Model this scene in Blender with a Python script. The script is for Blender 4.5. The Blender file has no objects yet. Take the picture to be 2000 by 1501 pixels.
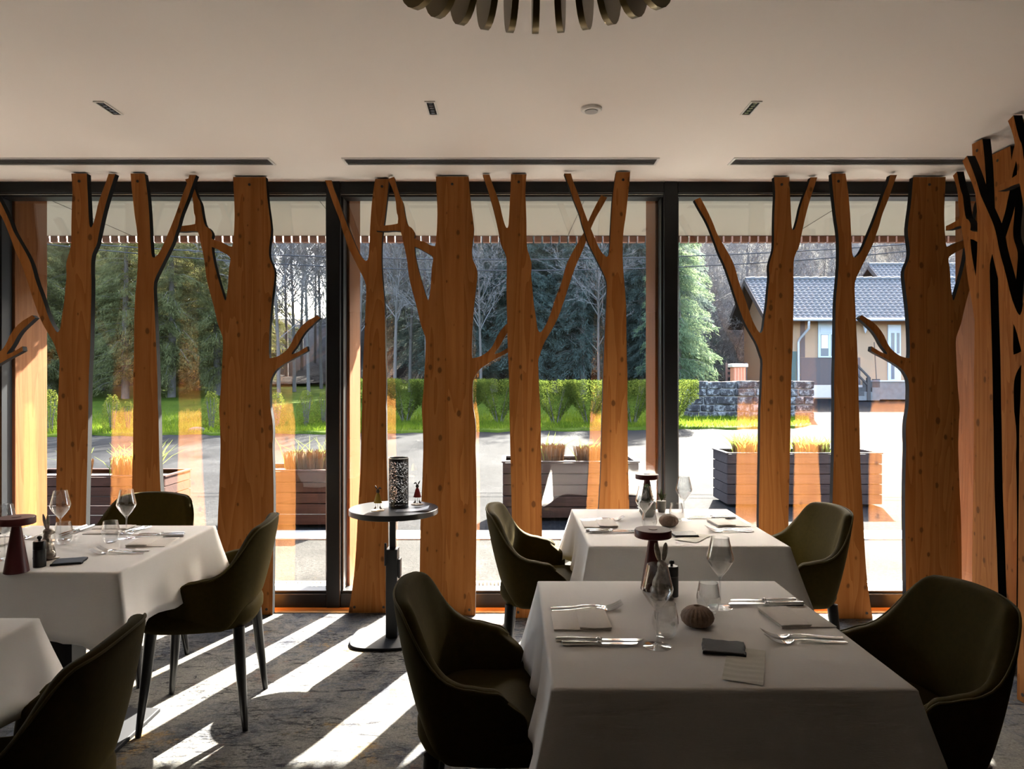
import bpy, bmesh, math, random
import numpy as np
from mathutils import Vector, Matrix
from mathutils.geometry import tessellate_polygon

random.seed(7)
PI = math.pi
F = 1387.0; CH = 1.38; HY = 745.0
scene = bpy.context.scene
COL = scene.collection

# ------------------------------------------------------------ camera
cam_d = bpy.data.cameras.new('camera'); cam = bpy.data.objects.new('camera', cam_d); COL.objects.link(cam)
cam.location = (0, 0, CH); cam.rotation_euler = (PI/2, 0, 0)
cam_d.sensor_width = 36.0; cam_d.lens = 36.0*F/2000.0
cam_d.shift_y = -(750.5-HY)/2000.0
cam_d.clip_start = 0.05; cam_d.clip_end = 400
scene.camera = cam
# ------------------------------------------------------------ world, sun, exposure
SUN_DIR = Vector((0.36, 1.0, 0.745)).normalized()
world = bpy.data.worlds.new('world'); scene.world = world; world.use_nodes = True
wn = world.node_tree.nodes; wl = world.node_tree.links; wn.clear()
wo = wn.new('ShaderNodeOutputWorld'); wb = wn.new('ShaderNodeBackground'); ws = wn.new('ShaderNodeTexSky')
ws.sky_type = 'NISHITA'; ws.sun_disc = False; ws.sun_elevation = math.asin(SUN_DIR.z)
ws.sun_rotation = math.atan2(SUN_DIR.x, SUN_DIR.y); ws.air_density = 1.0; ws.dust_density = 4.0; ws.ozone_density = 1.0
wb.inputs['Strength'].default_value = 0.42
wl.new(ws.outputs[0], wb.inputs[0]); wl.new(wb.outputs[0], wo.inputs[0])
sun_d = bpy.data.lights.new('sun', 'SUN'); sun = bpy.data.objects.new('sun', sun_d); COL.objects.link(sun)
sun_d.energy = 18.0; sun_d.angle = 0.009; sun_d.color = (1.0, 0.93, 0.82)
sun.rotation_euler = SUN_DIR.to_track_quat('Z', 'Y').to_euler(); sun.location = (4, 12, 12)
def area(name, loc, rot, sx, sy, energy, color):
    d = bpy.data.lights.new(name, 'AREA'); d.shape = 'RECTANGLE'; d.size = sx; d.size_y = sy
    d.energy = energy; d.color = color
    o = bpy.data.objects.new(name, d); COL.objects.link(o); o.location = loc; o.rotation_euler = rot
    return o
# weak warm fill light added behind the camera, no source seen there
area('back_room_fill', (-0.8, -3.2, 1.5), (math.radians(90), 0, PI), 4.0, 1.6, .8, (1.0, 0.80, 0.62))
scene.view_settings.view_transform = 'Standard'; scene.view_settings.look = 'None'
scene.view_settings.gamma = 1.0; scene.view_settings.use_curve_mapping = False
scene.view_settings.exposure = 2.78
scene.cycles.max_bounces = 10; scene.cycles.diffuse_bounces = 5; scene.cycles.glossy_bounces = 4
scene.cycles.transparent_max_bounces = 32; scene.cycles.transmission_bounces = 8
scene.cycles.caustics_reflective = False; scene.cycles.caustics_refractive = False
scene.cycles.sample_clamp_indirect = 6.0
try: scene.cycles.use_denoising = True
except Exception: pass

# ------------------------------------------------------------ helpers
def X(px, D): return (px-1000.0)/F*D
def Z(py, D): return CH-(py-HY)/F*D
def W(px, py, D): return Vector((X(px, D), D, Z(py, D)))
def DZ(py, z): return F*(CH-z)/(py-HY)          # depth of a level z seen at row py

class MB:
    def __init__(s): s.v = []; s.f = []
    def add(s, vs, fs):
        n = len(s.v); s.v += [tuple(p) for p in vs]; s.f += [tuple(i+n for i in q) for q in fs]; return s
    def box(s, x0, x1, y0, y1, z0, z1, M=None):
        vs = [(x, y, z) for z in (z0, z1) for y in (y0, y1) for x in (x0, x1)]
        if M is not None: vs = [M @ Vector(p) for p in vs]
        return s.add(vs, [(0,2,3,1),(4,5,7,6),(0,1,5,4),(2,6,7,3),(0,4,6,2),(1,3,7,5)])
    def tube(s, pts, rs, seg=8, cap=True):
        pts = [Vector(p) for p in pts]
        if not hasattr(rs, '__len__'): rs = [rs]*len(pts)
        vs = []; fs = []; prev = None
        for i, p in enumerate(pts):
            t = (pts[min(i+1, len(pts)-1)]-pts[max(i-1, 0)]).normalized()
            if prev is None:
                a = Vector((0,0,1)) if abs(t.z) < .9 else Vector((1,0,0)); n = t.cross(a).normalized()
            else:
                n = (prev-t*prev.dot(t)).normalized()
            prev = n; b = t.cross(n)
            for k in range(seg):
                an = 2*PI*k/seg; vs.append(p+(n*math.cos(an)+b*math.sin(an))*rs[i])
        for i in range(len(pts)-1):
            for k in range(seg):
                k2 = (k+1) % seg; fs.append((i*seg+k, i*seg+k2, (i+1)*seg+k2, (i+1)*seg+k))
        if cap: fs.append(tuple(reversed(range(seg)))); fs.append(tuple((len(pts)-1)*seg+k for k in range(seg)))
        return s.add(vs, fs)
    def lathe(s, prof, seg=24, c=(0,0,0), cap0=True, cap1=True, M=None):
        vs = []; fs = []
        for r, z in prof:
            for k in range(seg):
                an = 2*PI*k/seg; vs.append(Vector((c[0]+r*math.cos(an), c[1]+r*math.sin(an), c[2]+z)))
        for i in range(len(prof)-1):
            for k in range(seg):
                k2 = (k+1) % seg; fs.append((i*seg+k, i*seg+k2, (i+1)*seg+k2, (i+1)*seg+k))
        if cap0: fs.append(tuple(reversed(range(seg))))
        if cap1: fs.append(tuple((len(prof)-1)*seg+k for k in range(seg)))
        if M is not None: vs = [M @ v for v in vs]
        return s.add(vs, fs)
    def ell(s, c, r, seg=12, ring=8, M=None):
        vs = []; fs = []
        for i in range(ring+1):
            th = PI*i/ring
            for k in range(seg):
                an = 2*PI*k/seg
                p = Vector((r[0]*math.sin(th)*math.cos(an), r[1]*math.sin(th)*math.sin(an), r[2]*math.cos(th)))
                if M is not None: p = M @ p
                vs.append(p+Vector(c))
        for i in range(ring):
            for k in range(seg):
                k2 = (k+1) % seg; fs.append((i*seg+k, (i+1)*seg+k, (i+1)*seg+k2, i*seg+k2))
        return s.add(vs, fs)
    def prism(s, poly, holes, y0, y1):
        """poly in (x,z), extruded along y; y0 is the front"""
        loops = [[Vector((p[0], 0, p[1])) for p in poly]]+[[Vector((p[0], 0, p[1])) for p in h] for h in holes]
        tris = tessellate_polygon([[Vector((v.x, v.z, 0)) for v in l] for l in loops])
        flat = [v for l in loops for v in l]; n = len(flat)
        vs = [(v.x, y0, v.z) for v in flat]+[(v.x, y1, v.z) for v in flat]
        fs = []
        for t in tris:
            a, b, c = (flat[i] for i in t)
            ar = (b.x-a.x)*(c.z-a.z)-(c.x-a.x)*(b.z-a.z)
            t = t if ar > 0 else (t[0], t[2], t[1])
            fs.append(tuple(t)); fs.append((t[0]+n, t[2]+n, t[1]+n))
        self_side = []; o = 0
        for l in loops:
            m = len(l)
            ar = sum(l[i].x*l[(i+1) % m].z-l[(i+1) % m].x*l[i].z for i in range(m))
            outer = (o == 0)
            for i in range(m):
                j = (i+1) % m; q = (o+i, o+i+n, o+j+n, o+j)
                if (ar > 0) != outer: q = q[::-1]
                self_side.append(q)
            o += m
        k = len(s.f); s.add(vs, fs+self_side)
        return k+len(fs)          # index of the first side face
    def build(s, name, mat, parent=None, smooth=None, mats=None, fmat=None):
        me = bpy.data.meshes.new(name); me.from_pydata([tuple(p) for p in s.v], [], s.f)
        for m in (mats or [mat]): me.materials.append(m)
        if fmat is not None: me.polygons.foreach_set('material_index', fmat)
        if smooth is not None:
            me.polygons.foreach_set('use_smooth', [True]*len(me.polygons))
            if smooth < 180: me.set_sharp_from_angle(angle=math.radians(smooth))
        me.update()
        o = bpy.data.objects.new(name, me); COL.objects.link(o)
        if parent is not None: o.parent = parent
        return o

def mesh_np(name, V, Fq, mat, parent=None):
    """V (n,3) numpy, Fq (m,k) numpy with k = 3 or 4"""
    me = bpy.data.meshes.new(name); k = Fq.shape[1]
    me.vertices.add(len(V)); me.vertices.foreach_set('co', V.astype(np.float32).ravel())
    me.loops.add(Fq.size); me.loops.foreach_set('vertex_index', Fq.astype(np.int32).ravel())
    me.polygons.add(len(Fq)); me.polygons.foreach_set('loop_start', np.arange(0, Fq.size, k, dtype=np.int32))
    me.update(calc_edges=True); me.materials.append(mat)
    o = bpy.data.objects.new(name, me); COL.objects.link(o)
    if parent is not None: o.parent = parent
    return o

def tag(o, label=None, cat=None, group=None, kind=None):
    if label: o['label'] = label
    if cat: o['category'] = cat
    if group: o['group'] = group
    if kind: o['kind'] = kind
    return o
def root(name, label, cat, loc=(0,0,0), rz=0.0, group=None, kind=None):
    o = bpy.data.objects.new(name, None); COL.objects.link(o); o.location = loc; o.rotation_euler = (0, 0, rz)
    o.empty_display_size = .1
    return tag(o, label, cat, group, kind)
def dup(r, loc, rz, label=None, group=None, scale=None):
    kids = {}
    for o in bpy.data.objects:
        if o.parent is not None: kids.setdefault(o.parent.name, []).append(o)
    def cp(o, par):
        c = o.copy(); COL.objects.link(c); c.parent = par
        for ch in kids.get(o.name, []): cp(ch, c)
        return c
    n = cp(r, r.parent); n.location = loc; n.rotation_euler = (0, 0, rz)
    if label: n['label'] = label
    if group: n['group'] = group
    if scale: n.scale = scale if hasattr(scale, '__len__') else (scale,)*3
    return n
def bevel(o, w, seg=2):
    m = o.modifiers.new('bevel', 'BEVEL'); m.width = w; m.segments = seg; m.limit_method = 'ANGLE'; return o
def subsurf(o, n=1):
    m = o.modifiers.new('subsurf', 'SUBSURF'); m.levels = n; m.render_levels = n; return o

# ------------------------------------------------------------ materials
def newmat(name):
    m = bpy.data.materials.new(name); m.use_nodes = True; nt = m.node_tree
    b = nt.nodes['Principled BSDF']; return m, nt, b
def N(nt, t, **kw):
    n = nt.nodes.new(t)
    for k, v in kw.items():
        if k in n.inputs: n.inputs[k].default_value = v
        else: setattr(n, k, v)
    return n
def ramp(nt, fac, stops, interp='LINEAR'):
    r = nt.nodes.new('ShaderNodeValToRGB'); r.color_ramp.interpolation = interp
    while len(r.color_ramp.elements) < len(stops): r.color_ramp.elements.new(.5)
    for e, (p, c) in zip(r.color_ramp.elements, stops):
        e.position = p; e.color = (*c, 1) if len(c) == 3 else c
    nt.links.new(fac, r.inputs[0]); return r.outputs[0]
def mapping(nt, scale, coord='Object', rot=(0,0,0)):
    tc = nt.nodes.new('ShaderNodeTexCoord'); mp = nt.nodes.new('ShaderNodeMapping')
    mp.inputs['Scale'].default_value = scale; mp.inputs['Rotation'].default_value = rot
    nt.links.new(tc.outputs[coord], mp.inputs[0]); return mp.outputs[0]
def noise(nt, vec, scale, detail=4, rough=.55, dist=0.0):
    n = nt.nodes.new('ShaderNodeTexNoise'); n.inputs['Scale'].default_value = scale
    n.inputs['Detail'].default_value = detail; n.inputs['Roughness'].default_value = rough; n.inputs['Distortion'].default_value = dist
    nt.links.new(vec, n.inputs['Vector']); return n
def mix(nt, fac, a, b, mode='MIX'):
    n = nt.nodes.new('ShaderNodeMix'); n.data_type = 'RGBA'; n.blend_type = mode
    for sock, val in ((n.inputs[0], fac), (n.inputs[6], a), (n.inputs[7], b)):
        if hasattr(val, 'links'): nt.links.new(val, sock)
        elif hasattr(val, '__len__'): sock.default_value = (*val, 1)
        else: sock.default_value = val
    return n.outputs[2]
def math_n(nt, op, a, b=None, c=None):
    n = nt.nodes.new('ShaderNodeMath'); n.operation = op
    for i, val in enumerate((a, b, c)):
        if val is None: continue
        if hasattr(val, 'links'): nt.links.new(val, n.inputs[i])
        else: n.inputs[i].default_value = val
    return n.outputs[0]
def bump(nt, b, h, strength=.3, dist=.01):
    n = nt.nodes.new('ShaderNodeBump'); n.inputs['Strength'].default_value = strength; n.inputs['Distance'].default_value = dist
    nt.links.new(h, n.inputs['Height']); nt.links.new(n.outputs[0], b.inputs['Normal'])
def plain(name, col, rough=.5, metal=0.0, var=.12, scale=30, bmp=0.0, sheen=0.0, spec=None):
    m, nt, b = newmat(name)
    v = mapping(nt, (1,1,1)); n = noise(nt, v, scale, 4)
    c = mix(nt, n.outputs['Fac'], [x*(1-var) for x in col], [min(1, x*(1+var)) for x in col])
    nt.links.new(c, b.inputs['Base Color']); b.inputs['Roughness'].default_value = rough; b.inputs['Metallic'].default_value = metal
    if bmp: bump(nt, b, n.outputs['Fac'], bmp, .002)
    if sheen:
        b.inputs['Sheen Weight'].default_value = sheen; b.inputs['Sheen Roughness'].default_value = .35
        b.inputs['Sheen Tint'].default_value = (*[min(1, x*4) for x in col], 1)
    if spec is not None: b.inputs['Specular IOR Level'].default_value = spec
    return m
def wood(name, c1, c2, knot=(.12,.045,.015), axis='Z', lam=.105, knots=True, rough=.55, contrast=1.0, lamvar=.1):
    """boards glued side by side across x, grain along the axis"""
    m, nt, b = newmat(name)
    tc = nt.nodes.new('ShaderNodeTexCoord'); oi = nt.nodes.new('ShaderNodeObjectInfo')
    sep = nt.nodes.new('ShaderNodeSeparateXYZ'); nt.links.new(tc.outputs['Object'], sep.inputs[0])
    gx, gz = ('X', 'Z') if axis == 'Z' else (('Z', 'X') if axis == 'X' else ('X', 'Y'))
    ax = math_n(nt, 'ADD', sep.outputs[gx], sep.outputs['Y'] if axis != 'Y' else sep.outputs['Z'])
    bi = math_n(nt, 'FLOOR', math_n(nt, 'DIVIDE', ax, lam))
    bi2 = math_n(nt, 'ADD', bi, math_n(nt, 'MULTIPLY', oi.outputs['Random'], 37.0))
    wn_ = nt.nodes.new('ShaderNodeTexWhiteNoise'); wn_.noise_dimensions = '1D'; nt.links.new(bi2, wn_.inputs['W'])
    off = math_n(nt, 'MULTIPLY', wn_.outputs['Value'], 13.0)
    cb = nt.nodes.new('ShaderNodeCombineXYZ')
    nt.links.new(math_n(nt, 'ADD', ax, off), cb.inputs[0]); nt.links.new(off, cb.inputs[1])
    nt.links.new(math_n(nt, 'ADD', sep.outputs[gz], off), cb.inputs[2])
    mp = nt.nodes.new('ShaderNodeMapping'); mp.inputs['Scale'].default_value = (1,1,.07); nt.links.new(cb.outputs[0], mp.inputs[0])
    n1 = noise(nt, mp.outputs[0], 9, 2, .4, .3)
    rings = math_n(nt, 'FRACT', math_n(nt, 'MULTIPLY', n1.outputs['Fac'], 9.0))
    n2 = noise(nt, mp.outputs[0], 120, 3, .6)
    g = math_n(nt, 'ADD', math_n(nt, 'MULTIPLY', rings, .55*contrast), math_n(nt, 'MULTIPLY', n2.outputs['Fac'], .5*contrast))
    col = ramp(nt, g, [(0.05, c1), (.95, c2)])
    lv = math_n(nt, 'MULTIPLY_ADD', wn_.outputs['Value'], 2*lamvar, 1-lamvar)
    hsv = nt.nodes.new('ShaderNodeHueSaturation'); nt.links.new(col, hsv.inputs['Color']); nt.links.new(lv, hsv.inputs['Value'])
    col = hsv.outputs[0]
    if knots:
        mp2 = nt.nodes.new('ShaderNodeMapping'); mp2.inputs['Scale'].default_value = (19,1,12); nt.links.new(cb.outputs[0], mp2.inputs[0])
        wv = noise(nt, cb.outputs[0], 14, 2)
        vo = nt.nodes.new('ShaderNodeTexVoronoi'); vo.inputs['Scale'].default_value = 1.0
        ad = nt.nodes.new('ShaderNodeVectorMath'); ad.operation = 'MULTIPLY_ADD'
        nt.links.new(wv.outputs['Color'], ad.inputs[0]); ad.inputs[1].default_value = (.12,.12,.12); nt.links.new(mp2.outputs[0], ad.inputs[2])
        nt.links.new(ad.outputs[0], vo.inputs['Vector'])
        rnd = nt.nodes.new('ShaderNodeSeparateXYZ'); nt.links.new(vo.outputs['Color'], rnd.inputs[0])
        rad = math_n(nt, 'MULTIPLY', math_n(nt, 'SUBTRACT', rnd.outputs[0], .42), .36)
        kf = ramp(nt, math_n(nt, 'SUBTRACT', vo.outputs['Distance'], rad), [(0.0, (1,1,1)), (.07, (0,0,0))])
        ring = ramp(nt, math_n(nt, 'SUBTRACT', vo.outputs['Distance'], rad), [(0.0, (.6,.6,.6)), (.17, (0,0,0))])
        col = mix(nt, math_n(nt, 'MULTIPLY', ring, .35), col, [x*.62 for x in c2])
        col = mix(nt, math_n(nt, 'MULTIPLY', kf, .85), col, knot)
    nt.links.new(col, b.inputs['Base Color']); b.inputs['Roughness'].default_value = rough
    b.inputs['Specular IOR Level'].default_value = .06
    bump(nt, b, n2.outputs['Fac'], .12, .002)
    return m
def glass_mat(name, f0=.045, tint=(1,1,1), rough=0.0, boost=1.0):
    """clear thin sheet: transparent, with a Schlick reflection"""
    m = bpy.data.materials.new(name); m.use_nodes = True; nt = m.node_tree; nt.nodes.clear()
    out = nt.nodes.new('ShaderNodeOutputMaterial'); ms = nt.nodes.new('ShaderNodeMixShader')
    tr = nt.nodes.new('ShaderNodeBsdfTransparent'); tr.inputs[0].default_value = (*tint, 1)
    gl = nt.nodes.new('ShaderNodeBsdfGlossy'); gl.inputs['Roughness'].default_value = rough; gl.inputs[0].default_value = (1,1,1,1)
    ge = nt.nodes.new('ShaderNodeNewGeometry'); vm = nt.nodes.new('ShaderNodeVectorMath'); vm.operation = 'DOT_PRODUCT'
    nt.links.new(ge.outputs['Incoming'], vm.inputs[0]); nt.links.new(ge.outputs['Normal'], vm.inputs[1])
    c = math_n(nt, 'ABSOLUTE', vm.outputs['Value'])
    p = math_n(nt, 'POWER', math_n(nt, 'SUBTRACT', 1.0, c), 5.0/boost)
    fac = math_n(nt, 'MULTIPLY_ADD', p, 1-f0, f0)
    nt.links.new(fac, ms.inputs[0]); nt.links.new(tr.outputs[0], ms.inputs[1]); nt.links.new(gl.outputs[0], ms.inputs[2])
    nt.links.new(ms.outputs[0], out.inputs[0]); return m
def leaf_mat(name, c1, c2, trans=.45):
    m = bpy.data.materials.new(name); m.use_nodes = True; nt = m.node_tree; nt.nodes.clear()
    out = nt.nodes.new('ShaderNodeOutputMaterial')
    v = mapping(nt, (1,1,1)); n = noise(nt, v, 3.5, 5, .7)
    col = ramp(nt, n.outputs['Fac'], [(.3, c1), (.7, c2)])
    d = nt.nodes.new('ShaderNodeBsdfDiffuse'); t = nt.nodes.new('ShaderNodeBsdfTranslucent'); ms = nt.nodes.new('ShaderNodeMixShader')
    nt.links.new(col, d.inputs[0]); nt.links.new(col, t.inputs[0]); ms.inputs[0].default_value = trans
    nt.links.new(d.outputs[0], ms.inputs[1]); nt.links.new(t.outputs[0], ms.inputs[2]); nt.links.new(ms.outputs[0], out.inputs[0])
    return m

M_pine = wood('pine_panel', (.37,.150,.043), (.235,.08,.0185))
M_edge = plain('charred_edge', (.006,.0062,.0068), .7, spec=.08)
M_post = wood('larch_post', (.14,.060,.023), (.095,.034,.0105), lam=.14)
M_planter = wood('planter_board', (.055,.029,.024), (.033,.019,.016), axis='X', lam=5.0, knots=False, rough=.7)
M_planter_g = wood('grey_planter_board', (.052,.040,.038), (.031,.025,.025), axis='X', lam=5.0, knots=False, rough=.7)
M_black = plain('black_aluminium', (.008,.009,.011), .38, spec=.25)
M_steel_b = plain('black_powder_coat', (.012,.013,.015), .32)
M_white = plain('white_paint', (.78,.76,.72), .6, var=.02)
M_gap = plain('dark_cavity', (.008,.008,.008), .9)
M_alu = plain('aluminium_trim', (.75,.73,.70), .35, .3, var=.03)
M_glass = glass_mat('window_glass', .042, (.96,.975,.97))
M_wine = glass_mat('drinking_glass', .06, (.955,.96,.96), 0.0, 2.6)
M_brass = plain('dark_brass', (.13,.09,.025), .35, .55, var=.2, scale=8)
M_olive = plain('olive_velvet', (.034,.024,.0045), .8, var=.25, scale=60, bmp=.15, sheen=.35, spec=.06)
M_pipe = plain('olive_piping', (.085,.068,.028), .8, spec=.15)
M_leg = plain('black_lacquered_wood', (.010,.010,.011), .3)
M_silver = plain('polished_steel', (.82,.82,.83), .14, 1.0, var=.02)
M_pewter = plain('aged_silver', (.30,.26,.22), .38, .75, var=.75, scale=110, bmp=.8)
M_red = plain('oxblood_lacquer', (.085,.012,.012), .38)
M_napkin = plain('linen_napkin', (.70,.655,.61), .9, var=.05, scale=200, bmp=.1)
M_paper = plain('paper_napkin', (.66,.64,.57), .9, var=.05, scale=80, bmp=.25)
M_slate = plain('black_slate', (.012,.013,.017), .6, var=.5, scale=18, bmp=.9, spec=.3)
M_mill = plain('black_mill', (.008,.008,.009), .35)
M_urchin = plain('urchin_ceramic', (.26,.18,.13), .75, var=.35, scale=140, bmp=.9)

M_stem = glass_mat('glass_stem', .16, (.93,.94,.94), 0.0, 2.6)
M_plate = plain('matt_black_plate', (.010,.010,.012), .65, spec=.15)
def cloth_mat():
    m, nt, b = newmat('tablecloth')
    v = mapping(nt, (1,1,1))
    n = noise(nt, mapping(nt, (30,900,900)), 1.0, 2); n2 = noise(nt, v, 3.0, 3)
    c = mix(nt, n2.outputs['Fac'], (.74,.72,.69), (.80,.78,.76))
    nt.links.new(c, b.inputs['Base Color']); b.inputs['Roughness'].default_value = .85
    b.inputs['Specular IOR Level'].default_value = .2
    b.inputs['Sheen Weight'].default_value = .1
    h = math_n(nt, 'MULTIPLY_ADD', n2.outputs['Fac'], 4.0, n.outputs['Fac'])
    bump(nt, b, h, .22, .004); return m
M_cloth = cloth_mat()
def carpet_mat():
    m, nt, b = newmat('carpet')
    v = mapping(nt, (1,1,1))
    big = noise(nt, v, 1.1, 6, .7, .4); mid = noise(nt, v, 5.5, 8, .8, .6); fine = noise(nt, v, 90, 5, .8)
    streak = noise(nt, mapping(nt, (6,26,1), rot=(0,0,.12)), 1.0, 8, .8, 1.0)
    st2 = noise(nt, mapping(nt, (26,80,1), rot=(0,0,-.3)), 1.0, 5, .8, .6)
    patch = noise(nt, v, 2.3, 4, .6)
    c = ramp(nt, mid.outputs['Fac'], [(.36, (.030,.033,.045)), (.46, (.085,.088,.10)), (.54, (.15,.142,.128)), (.64, (.075,.082,.105))])
    c = mix(nt, ramp(nt, big.outputs['Fac'], [(.44, (0,0,0)), (.58, (.7,.7,.7))]), c, (.175,.165,.145))
    yl = noise(nt, v, 3.1, 7, .75, .4)
    c = mix(nt, ramp(nt, yl.outputs['Fac'], [(.575, (0,0,0)), (.66, (.75,.75,.75))]), c, (.27,.16,.045))
    rd = noise(nt, mapping(nt, (1.1,.9,1)), 4.3, 7, .75, .3)
    c = mix(nt, ramp(nt, rd.outputs['Fac'], [(.59, (0,0,0)), (.68, (.6,.6,.6))]), c, (.15,.075,.055))
    c = mix(nt, ramp(nt, streak.outputs['Fac'], [(.545, (0,0,0)), (.60, (.9,.9,.9))]), c, (.020,.020,.026))
    c = mix(nt, math_n(nt, 'MULTIPLY', ramp(nt, st2.outputs['Fac'], [(.50, (0,0,0)), (.56, (.9,.9,.9))]), ramp(nt, patch.outputs['Fac'], [(.50, (0,0,0)), (.60, (1,1,1))])), c, (.012,.012,.015))
    c = mix(nt, .55, c, ramp(nt, fine.outputs['Fac'], [(.38, (.25,.25,.26)), (.62, (1,1,1))]), 'MULTIPLY')
    nt.links.new(c, b.inputs['Base Color']); b.inputs['Roughness'].default_value = .95
    b.inputs['Specular IOR Level'].default_value = .05
    bump(nt, b, fine.outputs['Fac'], .8, .006); return m
M_carpet = carpet_mat()
def ground_mat(name, cols, s1=2.0, s2=60, bmp=.5, bd=.02):
    m, nt, b = newmat(name); v = mapping(nt, (1,1,1))
    a = noise(nt, v, s1, 6, .65); f = noise(nt, v, s2, 4, .8)
    c = ramp(nt, math_n(nt, 'ADD', math_n(nt, 'MULTIPLY', a.outputs['Fac'], .45), math_n(nt, 'MULTIPLY', f.outputs['Fac'], .55)),
             [(.32, cols[0]), (.5, cols[1]), (.66, cols[2])])
    nt.links.new(c, b.inputs['Base Color']); b.inputs['Roughness'].default_value = .95; b.inputs['Specular IOR Level'].default_value = .04
    bump(nt, b, f.outputs['Fac'], bmp, bd); return m
M_road = ground_mat('asphalt', [(.0022,.0022,.0025), (.009,.009,.0098), (.027,.0268,.027)], .5, 30)
M_paving = ground_mat('paving', [(.008,.0076,.0072), (.020,.019,.0178), (.042,.040,.037)], 1.2, 40)
M_gravel = ground_mat('gravel', [(.10,.07,.065), (.30,.24,.22), (.70,.65,.60)], 20, 45, 1.0, .03)
M_lawn = ground_mat('lawn', [(.014,.026,.003), (.045,.066,.006), (.085,.100,.013)], .9, 26, .8, .05)
M_floorf = ground_mat('forest_floor', [(.03,.032,.018), (.075,.07,.035), (.14,.12,.07)], .6, 12)
M_hill = ground_mat('hill_ground', [(.045,.04,.038), (.014,.012,.012), (.026,.023,.022)], .4, 6, 1, .2)
M_soil = plain('soil', (.06,.045,.035), .95, var=.4)
# ============================================================ room shell
RX0, RX1, RY0, CEIL = -5.35, 3.30, -3.6, 2.60
WY = 4.33; GY = 4.43       # inner face of the frames, glass plane
def struct(o): o['kind'] = 'structure'; return o
struct(MB().box(RX0, RX1+.1, RY0, 4.24, -.06, 0).build('floor', M_carpet))
struct(MB().box(RX0, RX1+.1, 4.24, 4.46, -.06, .003).build('trim_1', wood('threshold_oak', (.50,.27,.10), (.36,.17,.06), axis='X', lam=3.0, knots=False)))
def ceiling_mat():
    m, nt, b = newmat('ceiling_paint'); n = noise(nt, mapping(nt, (1,1,1)), .8, 3)
    nt.links.new(mix(nt, n.outputs['Fac'], (.86,.80,.75), (.89,.83,.78)), b.inputs['Base Color'])
    b.inputs['Roughness'].default_value = .75; return m
M_ceil = ceiling_mat()
struct(MB().box(RX0, RX1+.1, RY0, 4.46, CEIL, CEIL+.12).build('ceiling', M_ceil))
M_wall = plain('wall_plaster', (.16,.12,.09), .85, var=.04, scale=4)
struct(MB().box(RX0-.12, RX0, RY0, 4.46, -.06, CEIL+.12).build('wall_left', M_wall))
struct(MB().box(RX1, RX1+.12, RY0, 4.46, -.06, CEIL+.12).build('wall_right', plain('black_panel_wall', (.010,.010,.010), .8)))
struct(MB().box(RX0-.12, RX1+.12, RY0-.12, RY0, -.06, CEIL+.12).build('wall_back', M_wall))
# windows
mull = [-5.30, -3.19, -1.09, .97, 3.05]
for i in range(4):
    a, c = mull[i]+.0425, mull[i+1]-.0425
    w = root('window_%d' % (i+1), None, None, (0,0,0)); w['kind'] = 'structure'
    fr = MB().box(a, c, WY, GY+.05, 2.53, CEIL).box(a, c, WY, GY+.05, .003, .085)
    fr.box(a, c, WY+.02, GY+.03, 2.512, 2.53).box(a, c, WY+.02, GY+.03, .085, .10)
    fr.box(a, a+.012, WY+.03, GY+.03, .10, 2.512).box(c-.012, c, WY+.03, GY+.03, .10, 2.512)
    bevel(fr.build('frame', M_black, w), .004, 1)
    MB().box(a, c, WY+.017, WY+.0205, 2.5235, 2.5275).build('seal', M_alu, w)
    MB().box(a+.012, c-.012, GY, GY+.008, .10, 2.512).build('glass', M_glass, w)
struct(MB().box(3.0935, RX1, WY, 4.45, 0, CEIL).build('wall_front', M_wall))
for i in range(1, 5):
    o = MB().box(mull[i]-.0425, mull[i]+.0425, WY-.006, GY+.06, .003, CEIL-.001).build('trim_%d' % (i+1), M_black); struct(o); bevel(o, .004, 1)

# ceiling vents
def vent(x0, x1, label):
    D0, D1 = 3.868, 3.99
    r = root('air_vent', label, 'vent', ((x0+x1)/2, (D0+D1)/2, CEIL), 0, 'linear ceiling vents'); h = (x1-x0)/2; d = (D1-D0)/2
    f = MB().box(-h, h, -d, -d+.012, -.006, 0).box(-h, h, d-.012, d, -.006, 0).box(-h, -h+.012, -d+.012, d-.012, -.006, 0).box(h-.012, h, -d+.012, d-.012, -.006, 0)
    f.build('frame', M_alu, r); MB().box(-h+.012, h-.012, -d+.012, d-.012, -.0012, -.0002).build('slot', M_gap, r)
    s = MB().box(-h+.012, h-.012, -.0018, .0018, -.005, -.0013).build('slat', plain_grey, r)
    for k, yy in enumerate((-.034, -.011, .011, .034)):
        q = s if k == 0 else s.copy()
        if k: COL.objects.link(q)
        q.location.y = yy
plain_grey = plain('grey_slat', (.22,.21,.20), .5)
vent(-3.2, -1.325, 'long slotted white-rimmed air vent above the left window bay')
vent(-.93, .805, 'slotted white-rimmed air vent above the middle window bay')
vent(1.21, 3.05, 'slotted white-rimmed air vent above the bay with the house, ending by the tree screens')
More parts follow.
